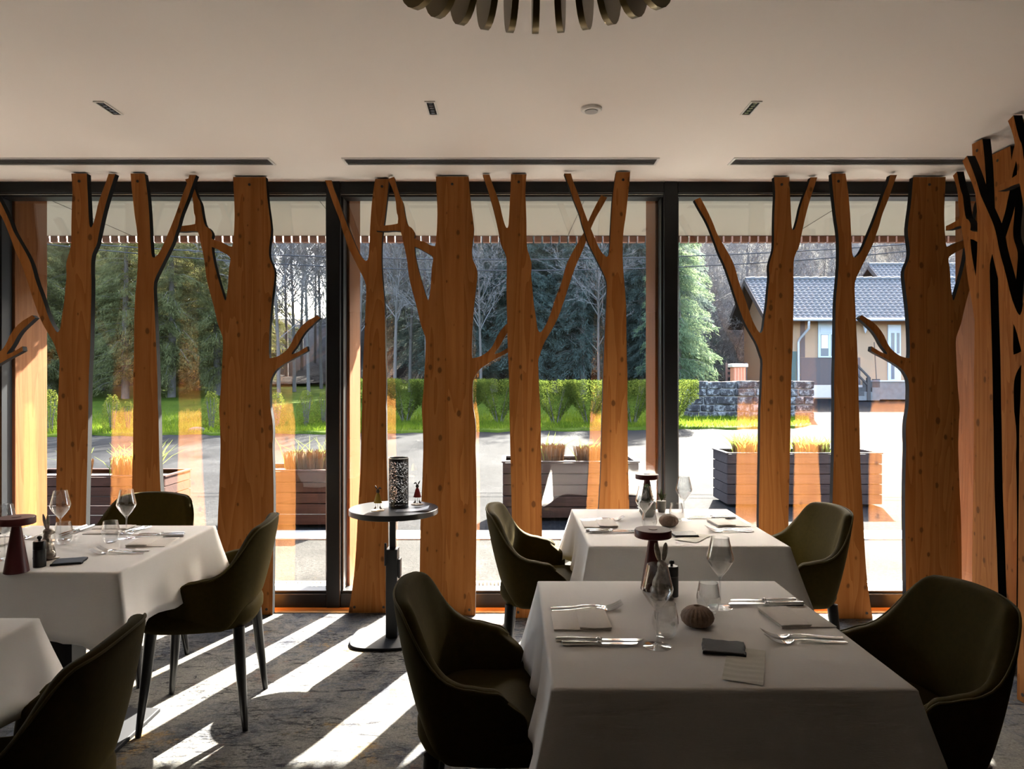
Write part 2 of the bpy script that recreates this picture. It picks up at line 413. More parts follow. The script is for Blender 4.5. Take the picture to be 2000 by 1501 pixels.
# recessed downlights
def spot(x0, x1, label):
    D0, D1 = 3.088, 3.242
    r = root('recessed_downlight', label, 'downlight', ((x0+x1)/2, (D0+D1)/2, CEIL), 0, 'recessed slot downlights'); h = (x1-x0)/2; d = (D1-D0)/2
    f = MB().box(-h, h, -d, -d+.007, -.005, 0).box(-h, h, d-.007, d, -.005, 0).box(-h, -h+.007, -d+.007, d-.007, -.005, 0).box(h-.007, h, -d+.007, d-.007, -.005, 0)
    f.build('trim_ring', M_white, r); MB().box(-h+.007, h-.007, -d+.007, d-.007, -.002, -.0002).build('louvre', M_gap, r)
    for k in range(5):
        y = -d+.007+(k+.5)*(2*d-.014)/5; MB().lathe([(.010,0),(.006,.0012)], 12, (0, y, -.0034)).build('lens', plain_dk, r)
plain_dk = plain('dark_lens', (.03,.03,.03), .15)
spot(-1.823, -1.774, 'slot downlight above the table by the left windows')
spot(-.381, -.334, 'slot downlight nearest the smoke detector, over the middle bay')
spot(1.040, 1.089, 'slot downlight above the tables by the right windows')
r = root('smoke_detector', 'round white smoke detector with grey centre on the ceiling', 'detector', (.354, 3.17, CEIL))
MB().lathe([(.048,0),(.048,-.008),(.043,-.013),(.030,-.013)][::-1], 32, cap0=True).build('rim', M_white, r, smooth=40)
MB().lathe([(.029,-.017),(.029,-.0131)], 32).build('sensor', plain('detector_grey', (.42,.41,.40), .5), r, smooth=40)

# chandelier
CX, CY = X(1046, 1.72)*1.0, 1.34
r = root('chandelier', 'round dark brass chandelier of upright oval discs, cut off above the tables', 'chandelier', (CX, CY, CEIL))
MB().lathe([(.075,-.03),(.075,0)], 32).build('ceiling_plate', M_brass, r, smooth=40)
MB().tube([(0,0,-.03),(0,0,-.185)], .012, 12).build('stem', M_brass, r, smooth=40)
hb = MB(); 
for k in range(4):
    a = PI/4+k*PI/2; hb.tube([(0,0,-.185),(.355*math.cos(a), .355*math.sin(a), -.185)], .007, 8)
hb.lathe([(.35,-.20),(.372,-.20),(.372,-.17),(.35,-.17),(.35,-.20)], 64, cap0=False, cap1=False).build('ring', M_brass, r, smooth=40)
pm = MB(); n = 28; vs = []
for yy in (-.0078, .0078):
    for k in range(n):
        a = 2*PI*k/n; c, s_ = math.cos(a), math.sin(a)
        vs.append((.080*math.copysign(abs(c)**.9, c), yy, .125*math.copysign(abs(s_)**.95, s_)))
pm.add(vs, [tuple(range(n)), tuple(reversed(range(n, 2*n)))]+[(k, k+n, (k+1) % n+n, (k+1) % n) for k in range(n)])
petal = pm.build('disc', M_brass, r, smooth=35)
NP = 40
for k in range(NP):
    q = petal if k == 0 else petal.copy()
    if k: COL.objects.link(q)
    a = PI/2+2*PI*k/NP
    q.location = (.372*math.cos(a), .372*math.sin(a), -.250); q.rotation_euler = (0, 0, a)

# ============================================================ tree screens
def cv(pts, ox, oy): return [(ox+x*.35, oy+y*.35) for x, y in pts]
def U(p): return cv(p, 600, 300)
def L(p): return cv(p, 600, 800)
A_out = U([(718,113),(900,113),(903,150),(912,260),(925,350),(932,420),(920,500),(918,545),(925,580),(940,610),(952,650),(945,720),(935,800),(925,900),(920,1000),(918,1100),(922,1130),
 (950,1125),(977,1115),(1017,1085),(1042,1050),(1067,990),(1117,930),(1187,888),(1205,903),(1167,938),(1127,975),(1102,1010),(1077,1060),(1045,1100),(1047,1108),(1082,1095),(1132,1063),(1136,1088),(1107,1105),(1057,1130),(997,1165),(957,1195),(935,1230),(925,1260),(922,1300),(925,1400)])\
 + L([(930,0),(940,60),(942,130),(938,200),(942,300),(945,450),(945,600),(942,800),(940,1000),(938,1140),(626,1140),(628,900),(630,750),(632,600),(640,450),(645,300),(648,200),(645,80),(640,0)])\
 + U([(640,1400),(650,1300),(655,1200),(660,1100),(662,1020),(650,985),(630,930),(620,880),(600,800),(580,730),(565,660),(560,600),(550,540),(540,500),(525,430),(520,418),(480,415),(440,420),(385,416),(387,391),(430,388),(480,382),(505,376),(508,340),(498,310),(495,250),(480,190),(450,127),(485,115),(500,170),(520,230),(537,260),(545,320),(560,388),(585,400),(602,430),(598,458),(620,470),(660,480),(690,500),(714,503),(718,480),(725,400),(727,300),(722,200)])
A_hole = U([(599,506),(620,512),(660,535),(695,555),(705,575),(697,610),(693,650),(690,720),(680,798),(675,806),(668,796),(645,720),(625,650),(610,590),(600,530)])
B_out = U([(1140,132),(1225,132),(1222,170),(1218,230),(1222,300),(1225,400),(1225,480),(1228,540),(1245,590),(1255,630),(1250,690),(1258,760),(1265,850),(1278,920),(1285,980),(1296,1000),(1304,1000),
 (1320,980),(1350,920),(1385,810),(1420,720),(1440,640),(1460,590),(1500,520),(1535,460),(1545,440),(1565,385),(1600,310),(1635,246),(1667,260),(1640,310),(1610,360),(1590,400),(1570,450),(1555,490),(1530,560),(1500,620),(1465,720),(1440,800),(1420,860),(1390,940),(1350,1010),(1320,1060),(1300,1120),(1288,1155),(1292,1230),(1295,1330),(1300,1400)])\
 + L([(1302,0),(1303,100),(1305,300),(1308,450),(1310,660),(1312,900),(1316,1140),(1146,1140),(1147,900),(1145,600),(1142,450),(1138,300),(1135,150),(1132,0)])\
 + U([(1132,1350),(1128,1200),(1122,1100),(1118,900),(1115,750),(1118,650),(1115,590),(1106,560),(1085,520),(1078,480),(1068,430),(1055,370),(1040,310),(1020,240),(1000,180),(985,134),(1022,134),(1040,190),(1060,240),(1080,300),(1090,350),(1100,390),(1110,420),(1118,428),(1126,420),(1129,380),(1132,320),(1135,250),(1138,200)])
C_out = U([(1722,108),(1799,108),(1795,170),(1785,260),(1775,350),(1762,430),(1758,500),(1758,600),(1765,700),(1775,800),(1778,900),(1780,1100),(1785,1250),(1783,1400)])\
 + L([(1785,0),(1785,150),(1788,300),(1795,550),(1798,800),(1803,1140),(1570,1140),(1587,1040),(1605,900),(1615,750),(1622,600),(1628,500),(1637,350),(1641,200),(1645,0)])\
 + U([(1648,1400),(1650,1250),(1655,1100),(1662,950),(1668,820),(1672,720),(1660,680),(1640,640),(1620,600),(1590,540),(1565,490),(1550,440),(1535,400),(1520,340),(1500,290),(1480,240),(1460,180),(1436,116),(1473,116),(1485,160),(1510,220),(1530,280),(1555,350),(1575,400),(1600,460),(1625,520),(1645,553),(1668,574),(1682,566),(1688,500),(1692,400),(1698,300),(1705,220),(1715,150)])
def smooth_poly(p, sharp=62):
    """one corner-cutting pass that keeps square corners"""
    out = []; n = len(p)
    for i in range(n):
        a, b, c = Vector(p[i-1]), Vector(p[i]), Vector(p[(i+1) % n])
        ang = math.degrees((b-a).angle(c-b)) if (b-a).length > 1e-6 and (c-b).length > 1e-6 else 0
        if ang > sharp: out.append(tuple(b))
        else: out += [tuple(b.lerp(a, .25)), tuple(b.lerp(c, .25))]
    return out
def template(outer, holes, refx, Dref, flip):
    zs = [Z(y, Dref) for _, y in outer]; z0, z1 = min(zs), max(zs)
    def cvt(p):
        r_ = [((x-refx)*Dref/F*(-1 if flip else 1), (Z(y, Dref)-z0)/(z1-z0)*(CEIL-.012)+.002) for x, y in p]
        return smooth_poly(r_)
    return cvt(outer), [cvt(h) for h in holes]
SPEC = {'A': (A_out, [A_hole], 836.4, 4.19), 'B': (B_out, [], 1055.0, 4.22), 'C': (C_out, [], 1186.0, 4.157)}
_tc = {}
M_bolt = plain('recessed_bolt', (.03,.018,.012), .6)
def tree_panel(kind, flip, loc, rz, label, holes_top=None):
    key = (kind, flip)
    if key not in _tc:
        o_, h_ = template(*SPEC[kind][:2], SPEC[kind][2], SPEC[kind][3], flip)
        mb = MB(); k = mb.prism(o_, h_, 0, .040)
        mats = [0]*len(mb.f)
        for i in range(k, len(mb.f)): mats[i] = 1
        ob = mb.build('trunk_panel', None, None, mats=[M_pine, M_edge], fmat=mats)
        # bolts: top centre of the trunk, two at the foot
        xs_t = [x for x, z in o_ if z > CEIL-.02]; xb = [x for x, z in o_ if z < .004]
        top = {'A': (718+900)/2*.35+600, 'B': (1140+1225)/2*.35+600, 'C': (1722+1799)/2*.35+600}[kind]
        xt = (top-SPEC[kind][2])*SPEC[kind][3]/F*(-1 if flip else 1)
        bl = [(xt, 2.545, .008), (min(xb)+.035, .035, .008), (max(xb)-.035, .035, .008)]
        _tc[key] = (ob, bl)
    src, bl = _tc[key]
    r = root('tree_panel', label, 'wooden tree', loc, rz, 'tree-shaped pine screens along the windows')
    if src.parent is None: src.parent = r
    else:
        q = src.copy(); COL.objects.link(q); q.parent = r
    for x, z, rad in bl:
        b_ = MB().lathe([(rad,0),(rad,.002),(rad*.6,.002),(rad*.5,.0006)], 10, cap0=False, M=Matrix.Translation((x, 0, z)) @ Matrix.Rotation(PI/2, 4, 'X'))
        b_.build('bolt', M_bolt, r)
    return r
trees = [('A', False, -116, 4.20, 'wide pine tree panel mostly out of frame, its forked twig crossing the leftmost wooden post'),
 ('B', True, 112.5, 4.13, 'pine tree panel beside the leftmost wooden post, long bough reaching back over it'),
 ('C', True, 299, 4.13, 'slim pine tree panel with one upright bough, behind the leftmost dining table'),
 ('A', False, 440.4, 4.20, 'broad knotty pine tree panel behind the olive chair, forked twig against bare woods'),
 ('C', False, 716.5, 4.24, 'slim pine tree panel flared at the foot, directly behind the round black side table'),
 ('A', False, 836.4, 4.19, 'broadest knotty pine tree panel right beside the lantern and red rabbit figure'),
 ('B', False, 1055, 4.145, 'pine tree panel whose long bough crosses another, in front of the hedge'),
 ('C', False, 1186.5, 4.10, 'slim pine tree panel nearest the right black mullion, standing at the back table'),
 ('B', True, 1485.5, 4.20, 'pine tree panel in front of the old stone wall, long bough pointing to the mullion'),
 ('C', True, 1668, 4.13, 'slim flared pine tree panel before the house window, between two olive chairs'),
 ('A', True, 1862, 4.20, 'broad pine tree panel before the house door, forked twig pointing at the lamp')]
for k, fl, px, D, lab in trees: tree_panel(k, fl, (X(px, D), D, 0), 0, lab)
# screens along the right-hand wall: faces look towards -x, local x runs towards the camera
def side_tree(kind, flip, xw, Dref, label): return tree_panel(kind, flip, (xw, Dref, 0), -PI/2, label)
side_tree('C', True, 2.345, 3.49, 'slim flared pine tree panel standing side-on before the black wall, nearest the window corner')
side_tree('A', False, 2.56, 3.885, 'broad pine tree panel deepest in the corner by the black wall')
side_tree('B', True, 2.195, 3.07, 'pine tree panel on the side wall with a long bough sweeping back to the window')
side_tree('A', False, 2.275, 3.02, 'pine tree panel at the frame edge, its short twig touching the slim side panel')

# ============================================================ chairs
def plan(s, v):
    b = .128+.072*v; w = .218+.044*v; x0 = -.085+.0*v; n = 2.5
    a = abs(s); sg = 1 if s >= 0 else -1
    if a <= .66:
        ph = a/.66*PI/2
        return Vector((x0-b*math.cos(ph)**(2/n), sg*w*math.sin(ph)**(2/n)))
    t = (a-.66)/.34
    La = .172*(1-.30*max(0, (v-.74)/.26)**2.0-.22*max(0, (.5-v)/.5)**1.6)
    return Vector((x0+t*La, sg*(w-.018*t*t)))
def sst(a, b, x):
    t = min(1, max(0, (x-a)/(b-a))); return t*t*(3-2*t)
def ztop(s):
    a = abs(s); z = .812-.012*sst(0, .3, a)-.180*sst(.24, .70, a)-.012*sst(.7, .9, a)
    if a > .9: z -= .026*((a-.9)/.1)**2
    return z
def zbot(s):
    a = abs(s); return .472-.078*sst(.22, .60, a)
def make_chair(label):
    r = root('dining_chair', label, 'chair', (0,0,0), 0, 'olive velvet dining chairs')
    S = [-1+2*i/52 for i in range(53)]; nv = 9; th0 = .042
    vs = []; rim = []
    for s in S:
        zt, zb = ztop(s), zbot(s); e = abs(s)
        th = th0*(1 if e < .93 else math.sqrt(max(.12, 1-((e-.93)/.07)**2*.88)))
        def nrm(v):
            d = plan(min(1, s+.01), v)-plan(max(-1, s-.01), v); d.normalize(); return Vector((-d.y, d.x))
        sec = []
        for i in range(nv):
            v = i/(nv-1); p = plan(s, v); z = zb+(zt-zb-.014)*v; bul = -.010*math.sin(PI*v)
            sec.append((p+nrm(v)*(-bul*0.6), z))
        nn = nrm(1); p = plan(s, 1)
        # rim
        sgn = 1 if (nn.dot(Vector((0.02, 0))-p) > 0) else -1
        rim.append(Vector((*(p+nn*sgn*.003), zt-.006)))
        for k in range(1, 4):
            an = PI*k/4; sec.append((p+nn*sgn*(th/2-th/2*math.cos(an)), zt-.014+.014*math.sin(an)))
        for i in range(nv-1, -1, -1):
            v = i/(nv-1); q = plan(s, v); n2 = nrm(v); sg2 = 1 if n2.dot(Vector((0.02, 0))-q) > 0 else -1
            sec.append((q+n2*sg2*(th+.012*math.sin(PI*v)*(1 if e < .9 else .4)), zb+.004+(zt-zb-.018)*v))
        vs += [(p_.x, p_.y, z_) for p_, z_ in sec]
    m = len(vs)//len(S); fs = []
    for i in range(len(S)-1):
        for k in range(m):
            k2 = (k+1) % m; fs.append((i*m+k, (i+1)*m+k, (i+1)*m+k2, i*m+k2))
    # end caps as strips
    half = m//2
    for base, rev in ((0, False), ((len(S)-1)*m, True)):
        for k in range(half):
            a, b, c, d = base+k, base+k+1, base+(m-2-k), base+(m-1-k)
            if b >= c: break
            fs.append((a, b, c, d) if not rev else (d, c, b, a))
    sh = MB(); sh.add(vs, fs); o = sh.build('backrest', M_olive, r, smooth=180); 
    bm = bmesh.new(); bm.from_mesh(o.data); bmesh.ops.recalc_face_normals(bm, faces=bm.faces); bm.to_mesh(o.data); bm.free()
    subsurf(o, 1)
    MB().tube(rim, .0034, 6).build('piping', M_pipe, o, smooth=180)
    # seat
    st = MB(); prof = [(.0,.392),(.82,.392),(.95,.400),(1.0,.425),(1.0,.455),(.965,.478),(.85,.488),(.5,.492),(0,.493)]
    seg = 40; vs = []; fs = []
    for q, z in prof:
        for k in range(seg):
            an = 2*PI*k/seg; c, s_ = math.cos(an), math.sin(an)
            hx = .235 if c > 0 else .238
            vs.append((.02+q*hx*math.copysign(abs(c)**.72, c), q*.232*math.copysign(abs(s_)**.72, s_), z))
    for i in range(len(prof)-1):
        for k in range(seg):
            k2 = (k+1) % seg; fs.append((i*seg+k, i*seg+k2, (i+1)*seg+k2, (i+1)*seg+k))
    st.add(vs, fs).build('seat', M_olive, r, smooth=60)
    for sx in (-1, 1):
        for sy in (-1, 1):
            MB().tube([(.165*sx, .155*sy, .40), (.180*sx, .175*sy, .2), (.200*sx, .195*sy, .0)], [.023,.019,.011], 14).build('leg', M_leg, r, smooth=50)
    return r
ch = make_chair('olive velvet tub chair seen from behind, side-on at the nearest table, black legs')
def put(o, x, y, deg, label=None):
    if label is None: o.location = (x, y, 0); o.rotation_euler = (0, 0, math.radians(deg)); return o
    return dup(ch, (x, y, 0), math.radians(deg), label)
put(ch, -.045, 2.02, 0)
ch['label'] = 'olive velvet tub chair on the round side table side of the nearest laid table'
put(ch, .165, 3.27, -3, 'olive tub chair at the window table, in front of the middle planter')
put(ch, -1.28, 2.975, 188, 'olive tub chair whose four black legs stand in the sun stripes')
put(ch, -1.86, 3.42, -95, 'olive tub chair facing the room from behind the left table, only its back top showing')
put(ch, 1.235, 3.27, 183, 'olive tub chair at the window table, showing its lit inner back')
put(ch, 1.035, 1.97, 182, 'large dark olive tub chair between the nearest table and the side-wall tree screens')
put(ch, -1.16, 1.60, 186, 'nearest olive tub chair in the bottom left corner, cut off by the frame')
put(ch, -2.47, 2.78, 0, 'olive tub chair cut off at the left frame edge, behind the red lamp')

# ============================================================ tables
TH = .75
def make_table(x0, x1, y0, y1, label, clabel, seed):
    rr = random.Random(seed); cx, cy = (x0+x1)/2, (y0+y1)/2; a, b = (x1-x0)/2, (y1-y0)/2
    t = root('dining_table', label, 'table', (cx, cy, 0), 0, 'restaurant tables')
    bevel(MB().box(-a+.012, a-.012, -b+.012, b-.012, TH-.034, TH-.006).build('tabletop', plain_tbl, t), .003)
    MB().box(-.045, .045, -.045, .045, .018, TH-.035).build('column', M_steel_b, t)
    bevel(MB().box(-.24, .24, -.24, .24, 0, .018).build('base_plate', M_plate, t), .004)
    # cloth: rings of a rounded square; drops .215, corners lower and flared
    nside = 26; P = []
    for side in range(4):
        for k in range(nside):
            u = -1+2*k/nside
            P.append((side, u))
    dirs = [((1,0),(0,1)), ((0,1),(-1,0)), ((-1,0),(0,-1)), ((0,-1),(1,0))]
    rings = []
    ext = {0: (a, b), 1: (b, a), 2: (a, b), 3: (b, a)}
    ph = [rr.uniform(0, 6.28) for _ in range(8)]
    def pos(side, u, off, z, tt):
        n, tg = dirs[side]; e, l = ext[side]
        cr = max(0, (abs(u)-.72)/.28); c3 = cr**2
        wav = .012*math.sin(u*5.1+ph[side])*tt+.010*math.sin(u*12+ph[side+4])*tt*tt+.003*math.sin(u*27+ph[side])*tt*tt
        o_ = off+wav+.062*c3*tt
        sh_ = (.050*c3*tt+off*abs(u)**6)*(1 if u > 0 else -1)
        x = n[0]*(e+o_)+tg[0]*(l*u+sh_); y = n[1]*(e+o_)+tg[1]*(l*u+sh_)
        return (x, y, z-.105*tt*cr**1.6-.006*math.sin(u*7+ph[side])*tt)
    prof = [(-.035, TH, 0), (-.010, TH, 0), (-.0035, TH-.0012, 0), (-.0008, TH-.0045, 0), (.0, TH-.010, 0), (.002, TH-.03, .08), (.006, TH-.07, .28), (.011, TH-.11, .48), (.017, TH-.15, .68), (.023, TH-.185, .85), (.028, TH-.215, 1.0)]
    vs = []; fs = []; m = len(P)
    for off, z, tt in prof:
        for side, u in P:
            if off < 0:
                n, tg = dirs[side]; e, l = ext[side]; l2 = l+off
                vs.append((n[0]*(e+off)+tg[0]*l2*u, n[1]*(e+off)+tg[1]*l2*u, z))
            else: vs.append(pos(side, u, off, z, tt))
    for i in range(len(prof)-1):
        for k in range(m):
            k2 = (k+1) % m; fs.append((i*m+k, (i+1)*m+k, (i+1)*m+k2, i*m+k2))
    fs.append(tuple(range(m)))
    c = MB(); c.add(vs, fs); o = c.build('tablecloth', M_cloth, None, smooth=180); o.location = (cx, cy, 0)
    bm = bmesh.new(); bm.from_mesh(o.data); bmesh.ops.recalc_face_normals(bm, faces=bm.faces)
    for f in bm.faces:
        if len(f.verts) > 4: f.smooth = False
    bm.to_mesh(o.data); bm.free()
    sm = o.modifiers.new('thick', 'SOLIDIFY'); sm.thickness = .0015; sm.offset = -1
    tag(o, clabel, 'tablecloth', 'white tablecloths')
    return t
plain_tbl = plain('table_core', (.20,.15,.10), .6)
make_table(.080, .835, 1.456, 2.252, 'square table nearest the camera, under a white cloth', 'white tablecloth on the nearest table, laid for two', 1)
make_table(.293, 1.067, 2.714, 3.523, 'square table by the windows, set behind the nearest table', 'white tablecloth with a sunlit far edge on the table by the windows', 2)
make_table(-2.12, -1.30, 2.343, 3.12, 'square table by the left windows on a black column', 'white tablecloth with rippled drop beside the olive chair with black legs', 3)
make_table(-2.05, -1.262, 1.10, 1.90, 'square table in the bottom left corner, only its corner showing', 'plain white tablecloth corner at the bottom left, behind the nearest chair', 4)

# ============================================================ table items
GL = {}
def wineglass(x, y, label):
    if 'w' not in GL:
        r = root('wine_glass', label, 'wine glass', (0,0,0), 0, 'wine glasses')
        pr = [(.0245,.196),(.0255,.190),(.031,.165),(.0365,.143),(.0375,.137),(.035,.128),(.023,.108),(.010,.092),(.004,.084)]
        inn = [(q-.0010, z) for q, z in pr[:-1]]+[(.003,.090)]
        MB().lathe(list(reversed(pr))+inn, 40, cap0=False, cap1=True).build('bowl', M_wine, r, smooth=60)
        MB().lathe([(.0032,.0035),(.0030,.02),(.0026,.05),(.0028,.075),(.0042,.0838)], 16, cap0=True).build('stem', M_stem, r, smooth=60)
        MB().lathe([(.033,.0003),(.0333,.001),(.031,.0016),(.015,.0026),(.005,.0048),(.0034,.007)], 40, cap0=True).build('foot', M_wine, r, smooth=60)
        GL['w'] = r; r.location = (x, y, TH); return r
    return dup(GL['w'], (x, y, TH), 0, label)
def tumbler(x, y, label):
    if 't' not in GL:
        r = root('water_tumbler', label, 'tumbler', (0,0,0), 0, 'water tumblers')
        out = [(.019,.0003),(.022,.002),(.028,.015),(.0325,.035),(.032,.050),(.028,.070),(.0255,.084)]
        inn = [(q-.0012, z) for q, z in reversed(out[3:])]+[(.0265,.018),(.020,.008),(.008,.0065)]
        MB().lathe(out+inn, 40, cap0=True, cap1=True).build('bowl', M_wine, r, smooth=60)
        GL['t'] = r; r.location = (x, y, TH); return r
    return dup(GL['t'], (x, y, TH), 0, label)
def make_fork():
    r = root('fork', None, 'fork', (0,0,0), 0, 'steel forks')
    # local: handle end at x=0, tips at x=.195
    h = MB(); xs = [0,.01,.05,.09,.115,.130]; ws = [.0075,.0092,.0080,.0055,.0036,.0034]; zs = [.004,.004,.005,.009,.010,.008]
    vs = []; fs = []
    for x, w, z in zip(xs, ws, zs):
        for (yy, zz) in ((-w, 0), (-w*.5, .0022), (w*.5, .0022), (w, 0), (w*.6, -.0008), (-w*.6, -.0008)): vs.append((x, yy, z+zz-.003))
    for i in range(len(xs)-1):
        for k in range(6): k2 = (k+1) % 6; fs.append((i*6+k, (i+1)*6+k, (i+1)*6+k2, i*6+k2))
    fs += [tuple(range(6)), tuple(reversed(range((len(xs)-1)*6, len(xs)*6)))]
    h.add(vs, fs).build('handle', M_silver, r, smooth=50)
    def zc(x): return .0012+.0045*((x-.150)/.02)**2 if x < .150 else .0012+.011*((x-.150)/.045)**2*1.4
    hd = MB(); vs = []; fs = []; xs = [.129,.135,.142,.150,.156]; ws = [.0034,.008,.0115,.0125,.0122]
    for x, w in zip(xs, ws):
        for yy in (-w, 0, w):
            dz = -.0012 if yy == 0 else 0
            vs += [(x, yy, zc(x)+dz+.0012), (x, yy, zc(x)+dz)]
    for i in range(len(xs)-1):
        for k in range(2):
            a = i*6+k*2; fs += [(a, a+6, a+8, a+2), (a+1, a+3, a+9, a+7)]
        fs += [(i*6, i*6+1, i*6+7, i*6+6), (i*6+4, i*6+10, i*6+11, i*6+5)]
    hd.add(vs, fs).build('head', M_silver, r, smooth=50)
    for k in range(4):
        y = (-1.5+k)*.0068
        MB().tube([(x, y*(1-.3*0), zc(x)+.0006) for x in (.154,.165,.178,.190,.197)], [.0017,.0015,.0014,.0012,.0006], 6).build('tine', M_silver, r, smooth=60)
    return r
def make_knife():
    r = root('knife', None, 'knife', (0,0,0), 0, 'steel knives')
    M = Matrix.Rotation(PI/2, 4, 'Y')
    MB().lathe([(.0030,0),(.0058,.002),(.0060,.03),(.0052,.07),(.0044,.094),(.0040,.098)], 12, M=Matrix.Translation((0,0,.0056)) @ M).build('handle', M_silver, r, smooth=50)
    MB().lathe([(.0040,.098),(.0062,.100),(.0062,.104),(.0046,.106),(.0058,.109),(.0035,.112)], 12, M=Matrix.Translation((0,0,.0062)) @ M).build('bolster', M_silver, r, smooth=50)
    pl = [(.111,-.0045),(.150,-.0082),(.190,-.0092),(.208,-.006),(.214,.002),(.212,.0065),(.150,.0062),(.111,.0045)]
    n = len(pl); vs = [(x, y, .0042) for x, y in pl]+[(x, y, .0060) for x, y in pl]
    MB().add(vs, [tuple(reversed(range(n))), tuple(range(n, 2*n))]+[(k, (k+1) % n, (k+1) % n+n, k+n) for k in range(n)]).build('blade', M_silver, r)
    return r
_fk = [None, None]
def fork(x, y, deg, label):
    if _fk[0] is None: o = make_fork(); _fk[0] = o; o['label'] = label
    else: o = dup(_fk[0], (0,0,0), 0, label)
    o.location = (x, y, TH+.0006); o.rotation_euler = (0, 0, math.radians(deg)); return o
def knife(x, y, deg, label, s=1.0):
    if _fk[1] is None: o = make_knife(); _fk[1] = o; o['label'] = label
    else: o = dup(_fk[1], (0,0,0), 0, label)
    o.location = (x, y, TH+.0006); o.rotation_euler = (0, 0, math.radians(deg)); o.scale = (s, s, 1); return o
def napkin(x, y, deg, label):
    """folded linen, .145 x .145, upper fold covering one side"""
    def layer(mb, x0, x1, y0, y1, z0, z1, seed):
        rr = random.Random(seed); nx, ny = 12, 8; vs = []; fs = []
        for j in range(ny+1):
            for i in range(nx+1):
                u, v = i/nx, j/ny; e = min(u, 1-u, v, 1-v)
                z = z1-(z1-z0)*.5*(1-min(1, e*9))**2+.0012*math.sin(u*5+seed)*math.sin(v*4+seed)
                vs.append((x0+(x1-x0)*u, y0+(y1-y0)*v, z))
        n = len(vs); vs += [(a_, b_, z0) for a_, b_, c_ in vs]
        for j in range(ny):
            for i in range(nx):
                a_ = j*(nx+1)+i; q = (a_, a_+1, a_+nx+2, a_+nx+1); fs.append(q); fs.append(tuple(k+n for k in reversed(q)))
        rim = [i for i in range(nx+1)]+[(j+1)*(nx+1)-1 for j in range(1, ny+1)]+[ny*(nx+1)+i for i in range(nx-1, -1, -1)]+[j*(nx+1) for j in range(ny-1, 0, -1)]
        for k in range(len(rim)):
            a_, b_ = rim[k], rim[(k+1) % len(rim)]; fs.append((a_, a_+n, b_+n, b_))
        mb.add(vs, fs)
    if 'n' not in GL:
        r = root('folded_napkin', label, 'napkin', (0,0,0), 0, 'folded linen napkins')
        a = MB(); layer(a, -.072, .072, -.072, .072, .0003, .007, 1); a.build('lower_fold', M_napkin, r, smooth=50)
        b = MB(); layer(b, -.006, .074, -.074, .072, .0068, .0125, 2); b.build('upper_fold', M_napkin, r, smooth=50)
        GL['n'] = r
    else: r = dup(GL['n'], (0,0,0), 0, label)
    r.location = (x, y, TH+.0005); r.rotation_euler = (0, 0, math.radians(deg)); return r
def lamp(x, y, label):
    if 'l' not in GL:
        r = root('table_lamp', label, 'lamp', (0,0,0), 0, 'mushroom table lamps')
        MB().lathe([(.036,.0),(.0375,.002),(.0365,.006),(.0130,.158)], 40).build('base_cone', M_red, r, smooth=40)
        s_ = MB().lathe([(.0128,.1582),(.053,.159),(.0555,.161),(.0555,.180),(.0535,.1825),(0.0001,.1825)], 48).build('lamp_shade', M_red, r, smooth=40)
        MB().lathe([(.0135,.1826),(.0135,.1840),(.0001,.1840)], 20).build('touch_button', M_red, s_, smooth=40)
        GL['l'] = r
    else: r = dup(GL['l'], (0,0,0), 0, label)
    r.location = (x, y, TH+.0003); return r
def mill(x, y, label):
    if 'm' not in GL:
        r = root('pepper_mill', label, 'pepper mill', (0,0,0), 0, 'black pepper mills')
        MB().lathe([(.0195,0),(.0195,.058),(.0185,.0585),(.0185,.0600),(.0195,.0605),(.0195,.085),(.0175,.088)], 32).build('body', M_mill, r, smooth=40)
        MB().lathe([(.004,.088),(.004,.093),(.0075,.096),(.008,.100),(.006,.104),(.002,.1055)], 20).build('knob', M_mill, r, smooth=40)
        GL['m'] = r
    else: r = dup(GL['m'], (0,0,0), 0, label)
    r.location = (x, y, TH+.0003); return r
def rabbit(x, y, deg, label, ):
    if 'r' not in GL:
        r = root('rabbit_figurine', label, 'figurine', (0,0,0), 0, 'silver rabbit figurines')
        R = lambda ax, d: Matrix.Rotation(math.radians(d), 3, ax)
        b = MB()   # faces +x... sits upright
        b.ell((0,0,.034), (.020,.021,.034)); b.ell((.003,0,.056), (.014,.0145,.024)); b.ell((-.006,0,.018), (.024,.024,.018))
        b.ell((.005,.017,.016), (.016,.009,.015)); b.ell((.005,-.017,.016), (.016,.009,.015))
        for s_ in (-1, 1):
            b.ell((.017, .009*s_, .028), (.0055,.005,.026), M=R('Y', -8)); b.ell((.021, .009*s_, .004), (.009,.005,.004)); b.ell((.016, .019*s_, .004), (.014,.006,.004))
        b.ell((.004,0,.078), (.010,.010,.016)); b.ell((.008,0,.092), (.0155,.0115,.0125), M=R('Y', 18)); b.ell((.018,0,.088), (.008,.007,.007)); b.ell((-.027,0,.012), (.008,.008,.008))
        o = b.build('body', M_pewter, r)
        m_ = o.modifiers.new('r', 'REMESH'); m_.mode = 'VOXEL'; m_.voxel_size = .0013; m_.use_smooth_shade = True
        m_ = o.modifiers.new('s', 'SMOOTH'); m_.iterations = 5
        for s_ in (-1, 1):
            e = MB(); e.ell((.002, .009*s_, .126), (.0038,.0072,.026), M=R('X', -9*s_) @ R('Y', -5))
            e.build('ear', M_pewter, r, smooth=180)
        MB().lathe([(.024,.0),(.025,.0008),(.023,.0022)], 24).build('stand', M_pewter, r, smooth=40)
        GL['r'] = r
    else: r = dup(GL['r'], (0,0,0), 0, label)
    r.location = (x, y, TH+.0003); r.rotation_euler = (0, 0, math.radians(deg)); r.scale = (1.22, 1.22, 1.06); return r
